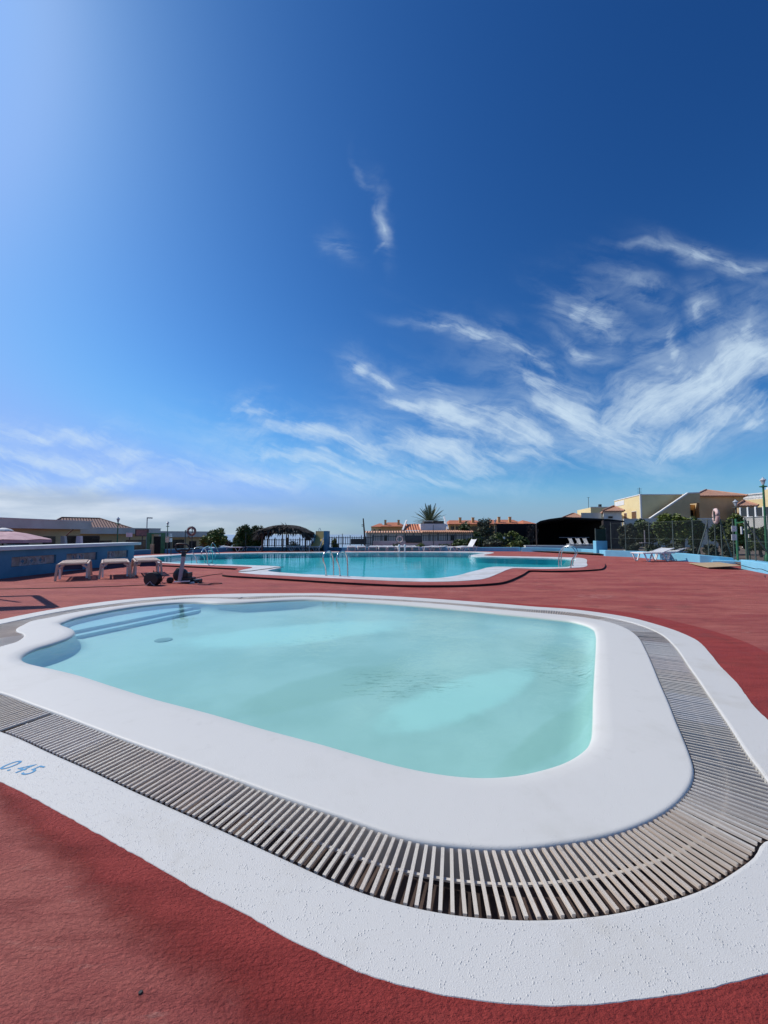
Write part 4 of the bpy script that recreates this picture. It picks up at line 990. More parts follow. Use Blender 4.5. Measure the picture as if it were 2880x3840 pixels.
# ---- row of low buildings on the left
def left_block(pa_, pb_, depth, zt, zpb, z0, label, wins, doors=()):
    o = thing('bungalow', V3(pa_.x, pa_.y, z0), label, 'building'); b = V3(pa_.x, pa_.y, z0)
    d = (pb_ - pa_); d.z = 0; L = d.length; d.normalize(); nn = Vector((d.y, -d.x, 0))
    p = [pa_, pb_, pb_ - nn * depth, pa_ - nn * depth]
    MB().prism([(q.x - b.x, q.y - b.y) for q in p], 0, zpb - z0 + .05).build('wall', M['sand'], o)
    q = [pa_ + nn * .9 - d * .2, pb_ + nn * .9 + d * .2, pb_ - nn * (depth + .2) + d * .2, pa_ - nn * (depth + .2) - d * .2]
    MB().prism([(k.x - b.x, k.y - b.y) for k in q], zpb - z0, zt - z0).build('parapet', M['greyr'], o)
    MB().prism([(k.x - b.x, k.y - b.y) for k in [pa_ + nn * .95 - d * .25, pb_ + nn * .95 + d * .25, pb_ + nn * .70 + d * .25, pa_ + nn * .70 - d * .25]], zt - z0 + .001, zt - z0 + .05).build('coping', M['whiter'], o)
    for s0, s1, z1, z2 in wins: facade_part(o, b, pa_, pb_, s0, s1, z1, z2, 'window', M['brownd'], child='pane', cm=M['glass'])
    for s0, s1, z1, z2 in doors: facade_part(o, b, pa_, pb_, s0, s1, z1, z2, 'door', M['glass'])
    return o
def g2(px, D): v = Q(px, 2004, D); return V3(v.x, v.y, 0)
o1 = left_block(g2(-150, 27), g2(301, 37), 9, 2.55, 1.82, -1.6, 'long grey bungalow with deep parapet behind the pink parasol', [(3.2, 5.0, -.4, 1.2), (8.5, 12.4, -.9, 1.25)], [(6.2, 7.4, -1.3, 1.2)])
o2 = left_block(g2(262, 39), g2(577, 47), 8, 2.02, 1.40, -1.8, 'lower grey bungalow in front of the dark red hip roof', [(1.4, 4.0, -.7, .7), (5.5, 8.2, -.9, .72)], [(9.2, 11, -1.3, .9)])
o3 = left_block(g2(585, 48), g2(765, 54), 8, 1.70, 1.0, -2.0, 'farthest low grey bungalow behind the faded life ring', [(2.2, 3.8, -.9, .7), (4.5, 5.6, -.6, .5)], [(.4, 1.6, -1.6, .7)])
b = g2(163, 47); hh = thing('house', b, 'house with a dark red tiled hip roof rising behind the grey bungalows', 'house')
pl = [g2(160, 46), g2(500, 52), g2(470, 62), g2(150, 56)]
MB().prism([(p.x - b.x, p.y - b.y) for p in pl], -2.2, 2.05).build('wall', M['sand'], hh)
hip_roof(hh, b, [(p.x, p.y) for p in pl], 2.0, 1.35 + 63 * 52 / F_PX, [(g2(229, 52).x, 52), (g2(371, 55).x, 55)], M['tiled'])
# slanted concrete sun screens in front
for x0, lab in ((252, 'slanted pale concrete buttress on the long bungalow'), (302, 'white pointed stone post before the low bungalow')):
    c = g2(x0, 34); o = MB().slab([c + V3(-.35, 0, -1.2), c + V3(.35, 0, -1.2), c + V3(-.05 if x0 < 300 else .2, 0, 1.35 + (-6) * 34 / F_PX), c + V3(-.35 if x0 < 300 else -.15, 0, 1.35 - 6 * 34 / F_PX)], .25).build('buttress', M['greyr' if x0 < 300 else 'whiter'])
    tag(o, lab, 'post')

# pink parasol beyond the bar
pc_ = g2(12, 16.2); par = thing('parasol', V3(pc_.x, pc_.y, -.9), 'faded pink parasol with a white top cap beyond the blue bar wall', 'parasol')
mb = MB(); n = 8; top = V3(0, 0, 1.53 + .9)
rim = [V3(1.62 * math.cos(2 * math.pi * (k + .5) / n), 1.62 * math.sin(2 * math.pi * (k + .5) / n), 1.13 + .9) for k in range(n)]
for k in range(n):
    a, c = rim[k], rim[(k + 1) % n]; m1, m2 = a.lerp(top, .5) + V3(0, 0, .05), c.lerp(top, .5) + V3(0, 0, .05); md = (a + c) / 2 + V3(0, 0, .03)
    mb.add([a, md, c, m2, m1], [(0, 1, 2, 3, 4)]); mb.add([m1, m2, top], [(0, 1, 2)])
    mb.add([a, c, c - V3(0, 0, .12), a - V3(0, 0, .12)], [(0, 1, 2, 3)])
mb.build('canopy', M['pink'], par); mb = MB(); mb.lathe(top, [(.32, -.03), (.25, .03), (.05, .09)], 10); mb.build('top_cap', M['whiter'], par)
MB().tube([(0, 0, 0), (0, 0, 2.4)], .03, 8).build('pole', M['iron'], par)
for k in range(n):
    mb = MB(); mb.tube([rim[k], top - V3(0, 0, .06)], .01, 4); mb.build('rib', M['iron'], par)
# parasol-like caster added out of view, shaped to throw the shadow on the deck
shadow_caster = thing('parasol', V3(-9.5, 8.9, 0), 'unseen pink parasol frame added at the far left to cast a shadow on the deck', 'parasol')
mb = MB(); cx = [V3(-1.3, -1.5, 2.55), V3(1.15, -.55, 2.55), V3(-.45, .85, 2.55), V3(-2.1, .5, 2.55)]
for k in range(4): mb.bar(cx[k], cx[(k + 1) % 4], .12, .10)
mb.build('frame', M['greymetal'], shadow_caster); mb = MB()
mb.add([cx[0], cx[1], cx[2].lerp(cx[1], .86), cx[3].lerp(cx[0], .62)], [(0, 1, 2, 3)]); mb.build('canopy', M['pink'], shadow_caster)
MB().tube([(0, 0, 0), (0, 0, 2.55)], .035, 8).build('pole', M['greymetal'], shadow_caster); MB().lathe((0, 0, 0), [(.3, 0), (.3, .06), (.05, .10)], 16).build('base', M['greymetal'], shadow_caster)

# ---- lamp posts
def lamp(px_, D, ytop, z0, label, m, mg=None, w=.06, head=True, hs=1.0):
    top = 1.35 + (2004 - ytop) * D / F_PX; b = g2(px_, D); b.z = z0; H = top - z0
    o = thing('street_lamp', b, label, 'street lamp'); hl = .62 * hs
    MB().lathe((0, 0, 0), [(w * 1.9, 0), (w * 1.9, .25), (w * 1.1, .32), (w, .5), (w * .7, H - hl - .1), (w * .7, H - hl)], 10).build('pole', m, o, smooth='auto')
    MB().lathe((0, 0, H - hl), [(.05 * hs, -.03), (.20 * hs, 0), (.20 * hs, .03), (.05 * hs, .06), (.04 * hs, .16)], 10).build('bracket', m, o)
    MB().lathe((0, 0, H - hl + .14 * hs), [(.06 * hs, 0), (.13 * hs, .26 * hs), (.12 * hs, .28 * hs)], 6).build('lantern', mg or M['lampglass'], o)
    MB().lathe((0, 0, H - hl + .42 * hs), [(.17 * hs, 0), (.16 * hs, .04 * hs), (.05 * hs, .14 * hs), (.03 * hs, .20 * hs)], 8).build('lamp_cap', M['lampglass'], o)
    return o
lamp(2872, 18.2, 1789, .1, 'tall green street lamp with white lantern at the right edge', M['green'], w=.055, hs=.72)
lamp(2764, 30, 1873, .1, 'white topped street lamp behind the hedge right of the shaded house', M['greenpost'])
lamp(441, 36, 1939, -1.5, 'green lantern post before the dark red hip roof on the left', M['green'], w=.06)
lamp(628, 38, 1955, -1.5, 'thin dark lantern post left of the faded life ring', M['green'], w=.05, hs=.8)
lamp(1857, 42, 1945, -.5, 'green lamp post among the shrubs right of the palm', M['greenpost'], hs=.9)
b = g2(550, 44); b.z = -1.5; o = thing('street_lamp', b, 'bracket floodlight pole above the low bungalow', 'street lamp')
zt = 1.35 + 62 * 44 / F_PX + 1.5
MB().tube([(0, 0, 0), (0, 0, zt)], .05, 7).build('pole', M['greymetal'], o); MB().bar((0, 0, zt), (.55, 0, zt - .02), .2, .12).box((0, 0, zt - 1.35), (.3, .2, .25)).build('floodlight', M['greymetal'], o)

# ---- green framed gateway and notices on the left
gt = g2(560, 26.8); o = thing('gate', V3(gt.x, gt.y, -.05), 'green framed gateway in the left fence', 'gate')
for x_, w_ in ((560, .22), (612, .20)):
    c = g2(x_, 26.8) - gt; MB().box(c + V3(0, 0, .75), (w_, .2, 1.5)).build('post', M['green'], o)
c = g2(586, 26.8) - gt; MB().box(c + V3(0, 0, 1.45), (.80, .08, .08)).build('lintel', M['green'], o)
MB().box(c + V3(.02, .3, .62), (.7, .05, 1.3)).build('gate_leaf', mat('black_gate_mesh', (.012, .012, .014), .8), o)
def board(px0, py0, px1, py1, D, label, m=M['sign'], frame=None, name='notice_board', ry=0, lines=3, post=True):
    a, b = Q(px0, py0, D), Q(px1, py1, D); c = (a + b) / 2; w, h = abs(b.x - a.x), abs(a.z - b.z)
    o = thing(name, c, label, 'sign', R(ry))
    MB().box((0, 0, 0), (w, .04, h)).build('panel', m, o)
    if frame:
        mb = MB()
        for s_ in (-1, 1): mb.box((s_ * (w / 2 + .02), -.01, 0), (.05, .07, h + .09)); mb.box((0, -.01, s_ * (h / 2 + .02)), (w + .09, .068, .05))
        mb.build('frame', frame, o)
    if lines:
        mb = MB(); rr_ = random.Random(int(px0))
        for k in range(lines):
            L = w * rr_.uniform(.45, .75); mb.box((-(w * .8 - L) / 2, -.024, h * (.30 - .6 * k / max(lines - 1, 1))), (L, .006, h * .07))
        mb.build('print', mat('faded_print', (.30, .32, .34), .7), o)
    if post: MB().tube([(0, .06, h / 2), (0, .06, -c.z)], .03, 6).build('post', M['iron'], o)
    return o
board(474, 1998, 496, 2013.5, 30, 'small white notice board left of the framed pink panel')
board(511, 1987, 554, 2009, 27.5, 'wood framed board with a faded pink and red picture', mat('faded_pink_picture', (.30, .17, .15), .8, (.16, .13, .12), 5), M['wood'], 'picture_board', lines=0)
board(636.5, 2001, 645, 2014, 25, 'upper narrow white notice right of the green gateway', post=False)
board(636.5, 2018, 645, 2032, 25, 'lower narrow white notice right of the green gateway', post=True)
board(621, 2012, 633, 2034, 25.6, 'small cream meter box on the post beside the green gateway', m=M['beige_pl'], name='meter_box', lines=1)
o = MB().box((0, 0, .35), (.18, .18, .7)).build('stone_post', M['ply'], bevel=.01); o.location = g2(572, 26.2); tag(o, 'short pale stone post beside the green gateway', 'post')
# leaning timber poles
for a_, b_, lab in (((248,2008),(274,1985),'pale diagonal timber brace under the picture board'), ((905-200,2010),(716,2020),'thin bracket arm left of the faded life ring')):
    o = MB().tube([Q(*a_, 27.5), Q(*b_, 27.4)], .04, 6).build('timber_brace', M['wood']); tag(o, lab, 'brace')
o = thing('net_post', g2(695, 27), 'thin black pole joined to the life ring post by a cable', 'pole')
MB().tube([(0, 0, -.1), (0, 0, 1.35 + 16 * 27 / F_PX)], .03, 6).build('pole', M['iron'], o)
MB().tube([(0, 0, 1.35 + 14 * 27 / F_PX), g2(716, 28.2) - g2(695, 27) + V3(0, 0, 1.35 + 10 * 28 / F_PX)], .012, 5).build('stay_cable', M['iron'], o)

# ------------------------------------------------------------------ vegetation
def foliage(mb, rr_, c, rad, n, size, clumps=14, flat=.5):
    n = int(n * 1.5); size *= 1.12
    cl = []
    for _ in range(clumps):
        v = Vector((rr_.gauss(0, 1), rr_.gauss(0, 1), rr_.gauss(0, 1))).normalized() * rr_.uniform(.35, .86)
        cl.append((Vector((c.x + v.x * rad[0], c.y + v.y * rad[1], c.z + v.z * rad[2])), rr_.uniform(.22, .46)))
    for _ in range(n):
        cc, cr = rr_.choice(cl); v = Vector((rr_.gauss(0, 1), rr_.gauss(0, 1), rr_.gauss(0, 1))); v = v.normalized() * rr_.random() ** .4 * cr
        p = cc + Vector((v.x * rad[0], v.y * rad[1], v.z * rad[2])) * 1.15
        a = Vector((rr_.gauss(0, 1), rr_.gauss(0, 1), rr_.gauss(0, .7))).normalized(); b = a.cross(Vector((rr_.gauss(0, 1), rr_.gauss(0, 1), rr_.gauss(0, 1)))).normalized()
        s_ = size * rr_.uniform(.6, 1.4)
        mb.add([p - a * s_, p + b * s_ * .38, p + a * s_, p - b * s_ * .38], [(0, 1, 2, 3)])
def shrub(px_, D, ytop, halfw, z0, label, m='leaf', n=1400, size=.11, cat='shrub', name='shrub', trunk=.25, seed=None, clumps=16, group=None):
    rr_ = random.Random(seed if seed is not None else int(px_ * 7 + D))
    b = g2(px_, D); b.z = z0; top = 1.35 + (2004 - ytop) * D / F_PX; H = top - z0
    o = thing(name, b, label, cat, group=group); w = halfw * D / F_PX
    lowz = H * trunk; c = V3(0, 0, lowz + (H - lowz) / 2); mb = MB()
    foliage(mb, rr_, c, (w, w * .8, (H - lowz) / 2), n, size, clumps)
    mb.build('crown', M[m], o, recalc=False)
    mb = MB()
    for k in range(4):
        an = rr_.uniform(0, 6.28); q = V3(w * .5 * math.cos(an), w * .4 * math.sin(an), lowz + (H - lowz) * rr_.uniform(.3, .8))
        mb.tube([V3(.04 * k, 0, -.1), V3(q.x * .25, q.y * .25, lowz * .8 + .1), q], [.06, .045, .015], 6)
    mb.build('trunk', M['bark'], o)
    return o
SH = 'leafy trees and shrubs beyond the low wall'
shrub(770, 31.5, 2010, 30, -.1, 'small pale green tree at the left of the leafy group', 'leaf2', 900, .10, 'tree', 'leafy_tree', .1)
shrub(815, 32.5, 1984, 42, -.1, 'rounded mid green tree right of the faded life ring', 'leaf2', 2600, .11, 'tree', 'leafy_tree', .08, clumps=20)
shrub(856, 34, 2022, 16, -.1, 'thin see-through bush between the two big leafy trees', 'leaf3', 260, .09, name='bush')
shrub(915, 31.8, 1972, 40, -.1, 'dense dark tree left of the thatched shelter', 'leaf', 3600, .11, 'tree', 'leafy_tree', .02, clumps=24)
shrub(957, 32.6, 1970, 34, -.1, 'dark tree whose right side touches the thatched shelter', 'leaf', 3000, .11, 'tree', 'leafy_tree', .02, clumps=24)
shrub(893, 31.2, 2012, 24, -.1, 'lower dark bush at the foot of the dense dark tree', 'leaf', 1000, .10, name='bush', trunk=.02)
shrub(1100, 33.4, 2030, 24, -.1, 'low grey-green bush behind the shelter fence', 'leaf3', 420, .07, name='bush', trunk=.05)
shrub(1254, 33.6, 2012, 17, -.1, 'loose green bush against the fence right of the slide block', 'leaf2', 420, .08, name='bush', trunk=.05)
shrub(1482, 32.9, 2033, 16, .1, 'small dry bush left of the pale life ring post', 'leaf3', 260, .06, name='bush', trunk=.1)
shrub(1573, 32.9, 2036, 20, .1, 'small green bush behind the middle loungers', 'leaf2', 360, .06, name='bush', trunk=.1)
shrub(1665, 33.0, 2038, 26, .1, 'low spreading bush below the black pole', 'leaf3', 420, .06, name='bush', trunk=.1)
shrub(1720, 33.2, 2018, 30, .1, 'dark bush behind the lounger with the raised back', 'leaf', 1000, .09, name='bush', trunk=.1)
shrub(1740, 46, 1955, 30, -.5, 'round dark treetop before the orange terrace roofs', 'leaf', 1100, .14, 'tree', 'leafy_tree', .3)
for i, (x_, D, yt, hw, m_, lab) in enumerate((
    (1790, 36, 1995, 34, 'leaf', 'dark bush at the left end of the big shrub mass'), (1822, 38, 1940, 44, 'leaf3', 'tall straggly grey tree with bare twigs right of the palm'),
    (1868, 35, 2000, 36, 'leaf', 'bushy dark shrub below the green lamp post'), (1915, 36, 1998, 36, 'leaf2', 'green shrub right of the green lamp post'),
    (1955, 35, 2008, 26, 'leaf', 'dark shrub touching the left side of the black shelter'), (1845, 33.6, 2022, 36, 'leaf3', 'low pale shrub in front of the shrub mass'),
    (1935, 33.6, 2026, 30, 'leaf2', 'low bright green shrub close to the black shelter'), (1768, 34, 2015, 24, 'leaf', 'low dark bush behind the raised lounger on the far right'))):
    shrub(x_, D, yt, hw, .0, lab, m_, 1700, .10, trunk=.05, clumps=18)
for i, (x_, D, yt, hw, m_, lab) in enumerate((
    (2352, 25.5, 1958, 34, 'leaf3', 'leafy tree next to the brown hut wall'), (2420, 26.5, 1950, 44, 'leaf', 'dark tree in front of the grey garden wall'),
    (2500, 24, 1930, 44, 'leaf2', 'broad green tree behind the two right hand loungers'), (2560, 23.5, 1925, 40, 'leaf2', 'bright green treetop below the orange porch'),
    (2615, 24, 1940, 36, 'leaf', 'green hedge tree left of the pink life ring'), (2705, 25, 1944, 40, 'leaf', 'dark tree behind the pink life ring'),
    (2755, 24, 1935, 36, 'leaf2', 'bushy tree left of the green gate'), (2845, 21.5, 1972, 40, 'leaf', 'dark tree behind the green lamp post at the right edge'),
    (2800, 24, 1975, 26, 'leaf3', 'grey-green bush behind the green gate'))):
    shrub(x_, D, yt, hw, .1, lab, m_, 3400, .10, 'tree', 'hedge_tree', .22, clumps=26)
for i, (x_, D, yt, hw, lab) in enumerate(((2445, 22.5, 2040, 26, 'low dark ground bush below the grey garden wall tree'), (2530, 21.5, 2035, 30, 'brownish bush behind the right hand loungers'),
    (2590, 22, 2045, 24, 'dry agave-like bush right of the loungers'), (2370, 24.5, 2035, 26, 'low bush at the foot of the hut side tree'), (2660, 21, 2040, 22, 'low bush seen through the wire fence left of the ring post'),
    (2735, 20.5, 2035, 26, 'low dark bush seen through the wire fence right of the ring post'))):
    shrub(x_, D, yt, hw, .1, lab, 'leaf3', 800, .09, name='bush', trunk=.05)
# palm
b = g2(1612, 52); b.z = -1; pm = thing('palm_tree', b, 'palm tree with a round head of grey-green fronds behind the low tiled house', 'palm tree')
hz = 1.35 + 42 * 52 / F_PX + 1
MB().lathe((0, 0, 0), [(.35, 0), (.28, .6), (.26, hz - .6), (.34, hz - .1), (.2, hz + .1)], 10).build('trunk', M['bark'], pm)
mb = MB(); rr_ = random.Random(5)
for k in range(58):
    an = k * 2.399; el = R(-6 + 84 * (k / 58.0) ** 1.5) ; L = rr_.uniform(2.3, 2.8); pts = []
    for q in range(9):
        t = q / 8; r_ = L * t * math.cos(el) ; z_ = L * t * math.sin(el) - .55 * t * t * (1.3 - el) + .2 * t; pts.append(V3(r_ * math.cos(an), r_ * math.sin(an), hz + z_))
    mb.tube(pts, [.04 - .035 * q / 8 for q in range(9)], 4)
    side = V3(-math.sin(an), math.cos(an), 0)
    for q in range(1, 27):
        t = q / 27 * 8; i0 = min(int(t), 7); p = pts[i0].lerp(pts[i0 + 1], t - i0); d = (pts[i0 + 1] - pts[i0]).normalized(); ll = .46 * math.sin(math.pi * (.12 + .83 * q / 27)) 
        for s_ in (-1, 1):
            e = p + (side * s_ * .75 + d * .75 + V3(0, 0, .12)).normalized() * ll
            mb.add([p, p + d * .10, e], [(0, 1, 2)])
M['palm'] = mat('grey_green_palm', (0.13, 0.155, 0.085), .6, (.085, .11, .06), 1.5, island=.3)
mb.build('fronds', M['palm'], pm, recalc=False)

# ------------------------------------------------------------------ palm thatched shelter
pb0 = g2(1060, 31.2); sh = thing('thatched_shelter', pb0, 'open shelter roofed with dark dry palm fronds on thin timber posts', 'shelter')
def S(px_, py_, D): return Q(px_, py_, D) - pb0
posts = [(983, 30.6, 1992), (1059, 30.2, 1994), (1146, 30.9, 1996), (1005, 33.0, 2002), (1074, 32.6, 2002), (1081, 33.2, 2004), (1172, 32.0, 2002)]
for x_, D, yt in posts:
    t_, b_ = S(x_, yt, D), S(x_, 2004, D); b_.z = 0
    MB().tube([b_, b_.lerp(t_, .5) + V3(.02, 0, 0), t_], [.055, .05, .045], 7).build('post', M['wood'], sh)
mb = MB()
for a, c in (((975, 1997, 30.6), (1060, 1996, 30.2)), ((1060, 1996, 30.2), (1178, 1998, 31)), ((1000, 2000, 33), (1175, 2001, 32.4)), ((983, 1994, 30.6), (1005, 2000, 33)), ((1146, 1996, 30.9), (1172, 2000, 32))): mb.tube([S(*a), S(*c)], .045, 6)
mb.build('roof_beam', M['wood'], sh)
mb = MB(); rr_ = random.Random(11)
rx, ry = 1.88, 1.45; cxm = S(1070, 2004, 31.6); zr_ = 1.35 + 34 * 31.6 / F_PX; ze_ = 1.35 + 8 * 31.6 / F_PX
def dome(u, v):                                          # u, v in -1..1
    r_ = max(abs(u), abs(v)); z = ze_ + (zr_ - ze_) * (1 - abs(u) ** 3.2) * (1 - .45 * abs(v) ** 2)
    return V3(cxm.x + u * rx, cxm.y + v * ry, z)
NU, NV = 16, 8
vs = [dome(-1 + 2 * i / NU, -1 + 2 * j / NV) + V3(0, 0, rr_.uniform(-.04, .04)) for j in range(NV + 1) for i in range(NU + 1)]
mb.add(vs, [(j * (NU + 1) + i, j * (NU + 1) + i + 1, (j + 1) * (NU + 1) + i + 1, (j + 1) * (NU + 1) + i) for j in range(NV) for i in range(NU)])
for k in range(800):                                     # loose frond leaves over the surface
    u, v = rr_.uniform(-1, 1), rr_.uniform(-1, 1); p = dome(u, v); d = Vector((u * 1.3 + rr_.gauss(0, .35), v + rr_.gauss(0, .4), -.12 - .45 * abs(u) + rr_.gauss(0, .10))).normalized()
    L = rr_.uniform(.35, .8); s_ = d.cross(V3(0, 0, 1)).normalized() * .055
    mb.add([p + V3(0, 0, .03) - s_, p + V3(0, 0, .03) + s_, p + d * L + V3(0, 0, .04)], [(0, 1, 2)])
for k in range(330):                                     # hanging tips round the eaves
    t = rr_.uniform(0, 4); u, v = [(-1 + 2 * (t % 1), -1), (1, -1 + 2 * (t % 1)), (1 - 2 * (t % 1), 1), (-1, 1 - 2 * (t % 1))][int(t) % 4]
    p = dome(u * .97, v * .97); L = rr_.uniform(.2, .85) * (1 if abs(v) == 1 else 1.15); d = Vector((u * .55 + rr_.gauss(0, .3), v * .5 + rr_.gauss(0, .2), -1)).normalized(); s_ = V3(.085, 0, .02)
    mb.add([p - s_, p + s_, p + d * L * .6 + s_ * .7, p + d * L], [(0, 1, 2, 3)])
mb.build('thatch', M['frond'], sh, recalc=False)

# ------------------------------------------------------------------ slide block
sb = g2(1200, 32); sb.z = -.05; sl_ = thing('slide_block', sb, 'blue and yellow pool slide block with white sloping side rails', 'slide')
def K(px_, py_, D=32): return Q(px_, py_, D) - sb
zt = K(1200, 1991).z; xa, xb, xc = K(1174, 2004).x, K(1215, 2004).x, K(1228, 2004).x
MB().box(((xb + xc) / 2, .6, zt / 2), (xc - xb, 1.5, zt)).box(((xa + xb) / 2, 1.28, zt / 2), (xb - xa, .14, zt)).box((xa + .03, .75, zt / 2 - .15), (.06, 1.1, zt - .3)).build('block', M['wallblue'], sl_)
MB().add([(xa + .06, 1.2, zt - .02), (xb, 1.2, zt - .02), (xb, .8, zt * .6), (xa + .06, .8, zt * .6), (xb - .1, -.5, .32), (xa - .5, -.5, .32)], [(0, 3, 2, 1), (3, 5, 4, 2)]).build('chute', M['slide_y'], sl_)
for a, c in ((K(1174, 2018, 31.6), K(1160, 2054, 31)), (K(1213, 2018, 31.6), K(1197, 2055, 31))):
    MB().bar(a, c, .05, .16, Vector((0, 1, 0))).bar(c, V3(c.x - .0, c.y, 0), .05, .07, Vector((0, 1, 0))).build('side_rail', M['whiter'], sl_)
MB().tube(spline([K(1196, 1992, 32.5), K(1196, 1983, 32.5), K(1199, 1980, 32.5), K(1204, 1991, 32.5)], False, .05), .02, 6).build('grab_hoop', M['steel'], sl_)

# ------------------------------------------------------------------ picket fences
def picket(px0, px1, D0, D1, yt, yb, label, m=M['iron'], step=.19, pw=.05, posts=4):
    a, c = g2(px0, D0), g2(px1, D1); o = thing('picket_fence', a, label, 'fence'); d = c - a; L = d.length
    z1 = 1.35 + (2004 - yt) * D0 / F_PX; z0 = 1.35 + (2004 - yb) * D0 / F_PX
    mb = MB(); n = int(L / step); an = math.atan2(d.y, d.x)
    for k in range(n + 1):
        p = d * (k / n); mb.box(p + V3(0, 0, (z0 + z1) / 2), (pw, .02, z1 - z0), an)
    mb.build('pickets', m, o)
    for z_ in (z1 - .10, z0 + .06): MB().bar(V3(0, .03, z_), d + V3(0, .03, z_), .03, .045).build('rail', m, o)
    for k in range(posts + 1): p = d * (k / posts); MB().box(p + V3(0, .05, z1 / 2 + .05), (.07, .06, z1 + .1), an).build('post', m, o)
picket(985, 1170, 33.2, 33.2, 2020, 2049, 'black picket fence behind the thatched shelter')
picket(1228, 1397, 33.2, 33.4, 2012, 2042, 'black picket fence between the slide block and the leaning post')
picket(1401, 1515, 34.6, 34.6, 2008, 2033, 'black picket fence left of the dark sign on the plinth wall')
picket(1520, 1640, 34.6, 34.6, 2005, 2031, 'black picket fence before the middle of the tiled house')
picket(1645, 1772, 34.6, 34.8, 2003, 2030, 'black picket fence before the right end of the tiled house')
picket(1776, 1985, 34.8, 36, 2012, 2045, 'black picket fence hidden among the shrubs', posts=3)
o = MB().box((0, 0, .35), (g2(1790, 34.5).x - g2(1396, 34.5).x, .3, .85)).build('plinth_wall', M['greyr']); o.location = (g2(1396, 34.5) + g2(1790, 34.5)) / 2; tag(o, 'grey rendered plinth wall carrying the picket fence behind the loungers', 'wall')
o = MB().box((0, 0, .0), (1.32, .06, .47)).build('dark_screen', mat('dark_screen', (.018, .02, .024), .7)); o.location = Q(1345, 2031, 33.0); tag(o, 'dark rectangular screen on the fence left of the leaning post', 'screen')
o = thing('wall_sign', Q(1552, 2022, 34.3), 'large dark sign board fixed to the fence right of the pale life ring', 'sign')
MB().box((0, 0, 0), (1.36, .04, .55)).build('panel', mat('dark_teal_panel', (.02, .03, .035), .5, (.05, .06, .07), 6), o)
mb = MB()
for s_ in (-1, 1): mb.box((s_ * .69, -.01, 0), (.05, .06, .64)); mb.box((0, -.01, s_ * .29), (1.34, .056, .05))
mb.build('frame', M['iron'], o)
lp0 = Q(1368, 2030, 33.6); lb = V3(lp0.x, lp0.y, 0); o = thing('utility_pole', lb, 'dark leaning timber pole with short cross pieces at the left end of the tiled house', 'pole')
MB().tube([(0, 0, 0), Q(1368, 2015, 33.6) - lb, Q(1362, 1944, 33.6) - lb], [.09, .08, .05], 7).build('pole', M['wood'], o)
for y_ in (1968, 1973): MB().bar(Q(1356, y_, 33.6) - lb, Q(1364, y_, 33.6) - lb, .05, .05).build('cross_piece', M['wood'], o)
for x_, yt, D, lab in ((1625, 1967, 34.2, 'tall thin black pole in front of the tiled house'), (1284, 2001, 33.0, 'thin black pole by the fence right of the slide block'), (922, 1995, 31.0, 'thin dark pole against the dense dark tree'), (1389, 2000, 34.2, 'thin pole beside the leaning timber pole')):
    z_ = 1.35 + (2004 - yt) * D / F_PX; o = MB().lathe((0, 0, 0), [(.035, 0), (.03, z_ * .5), (.025, z_)], 7).build('thin_pole', M['iron']); o.location = g2(x_, D); tag(o, lab, 'pole')

# ------------------------------------------------------------------ low tiled house behind the fence
D = 45; b = g2(1373, D); b.z = -1.2; hs_ = thing('low_house', b, 'low grey house with red tiles, white upstand and raised gable ends behind the fence', 'house')
def HZ(y_, D_=D): return 1.35 + (2004 - y_) * D_ / F_PX - b.z
def HX(x_, D_=D): return g2(x_, D_).x - b.x
MB().prism([(0, 0), (HX(1771), 0), (HX(1771), 7), (0, 7)], 0, HZ(1996)).build('wall', M['greyr'], hs_)
mb = MB(); e0, e1 = V3(-.2, -.5, HZ(1997)), V3(HX(1773), -.5, HZ(1997)); t0_, t1_ = V3(-.2, .9, HZ(1991)), V3(HX(1773), .9, HZ(1988))
roof_face(mb, [e0, e1, t1_, t0_], (e0, e1)); mb.build('lower_roof', M['tilep'], hs_)
for k in range(26):                                      # barrel tile ends catching the sun
    x_ = HX(1585) + k * (HX(1771) - HX(1585)) / 25; MB().tube([(x_, -.58, HZ(1996.5)), (x_, .5, HZ(1990))], .09, 6).build('barrel_tile', M['tilep'], hs_)
mb = MB(); a0, a1 = V3(HX(1514), .9, HZ(1988)), V3(HX(1584), .9, HZ(1988)); a2, a3 = V3(HX(1590), 3.6, HZ(1962)), V3(HX(1527), 3.6, HZ(1962))
roof_face(mb, [a0, a1, a2, a3], (a0, a1)); mb.build('upper_roof', M['tile'], hs_)
MB().box(((HX(1581) + HX(1678)) / 2, 2.6, HZ(1977)), (HX(1678) - HX(1581), 3, HZ(1963) - HZ(1991))).build('upstand', M['whiter'], hs_)
MB().box((HX(1613), 2.8, HZ(1957)), (HX(1631) - HX(1597), 1.5, HZ(1951) - HZ(1963))).box((HX(1655), 2.9, HZ(1957)), (HX(1675) - HX(1634), 1.5, HZ(1951) - HZ(1963))).build('roof_room', M['hut'], hs_)
MB().bar((HX(1596), 2.0, HZ(1951.5)), (HX(1631), 2.0, HZ(1951.5)), .2, .05).build('roof_trim', M['whiter'], hs_)
MB().slab([(HX(1508), .8, HZ(1992)), (HX(1514), .8, HZ(1992)), (HX(1534), 3.6, HZ(1951)), (HX(1528), 3.6, HZ(1952))], .2).build('gable_end', M['whiter'], hs_)
MB().slab([(HX(1679), .8, HZ(1988)), (HX(1687), .8, HZ(1988)), (HX(1680), 2.4, HZ(1937)), (HX(1675), 2.4, HZ(1937))], .2).build('gable_end', M['whiter'], hs_)
for x0, x1, y0, y1 in ((1440, 1452, 2008, 2034), (1690, 1702, 2006, 2026)): MB().box(((HX(x0) + HX(x1)) / 2, -.02, (HZ(y0) + HZ(y1)) / 2), (HX(x1) - HX(x0), .08, HZ(y0) - HZ(y1))).build('door', M['glass'], hs_)

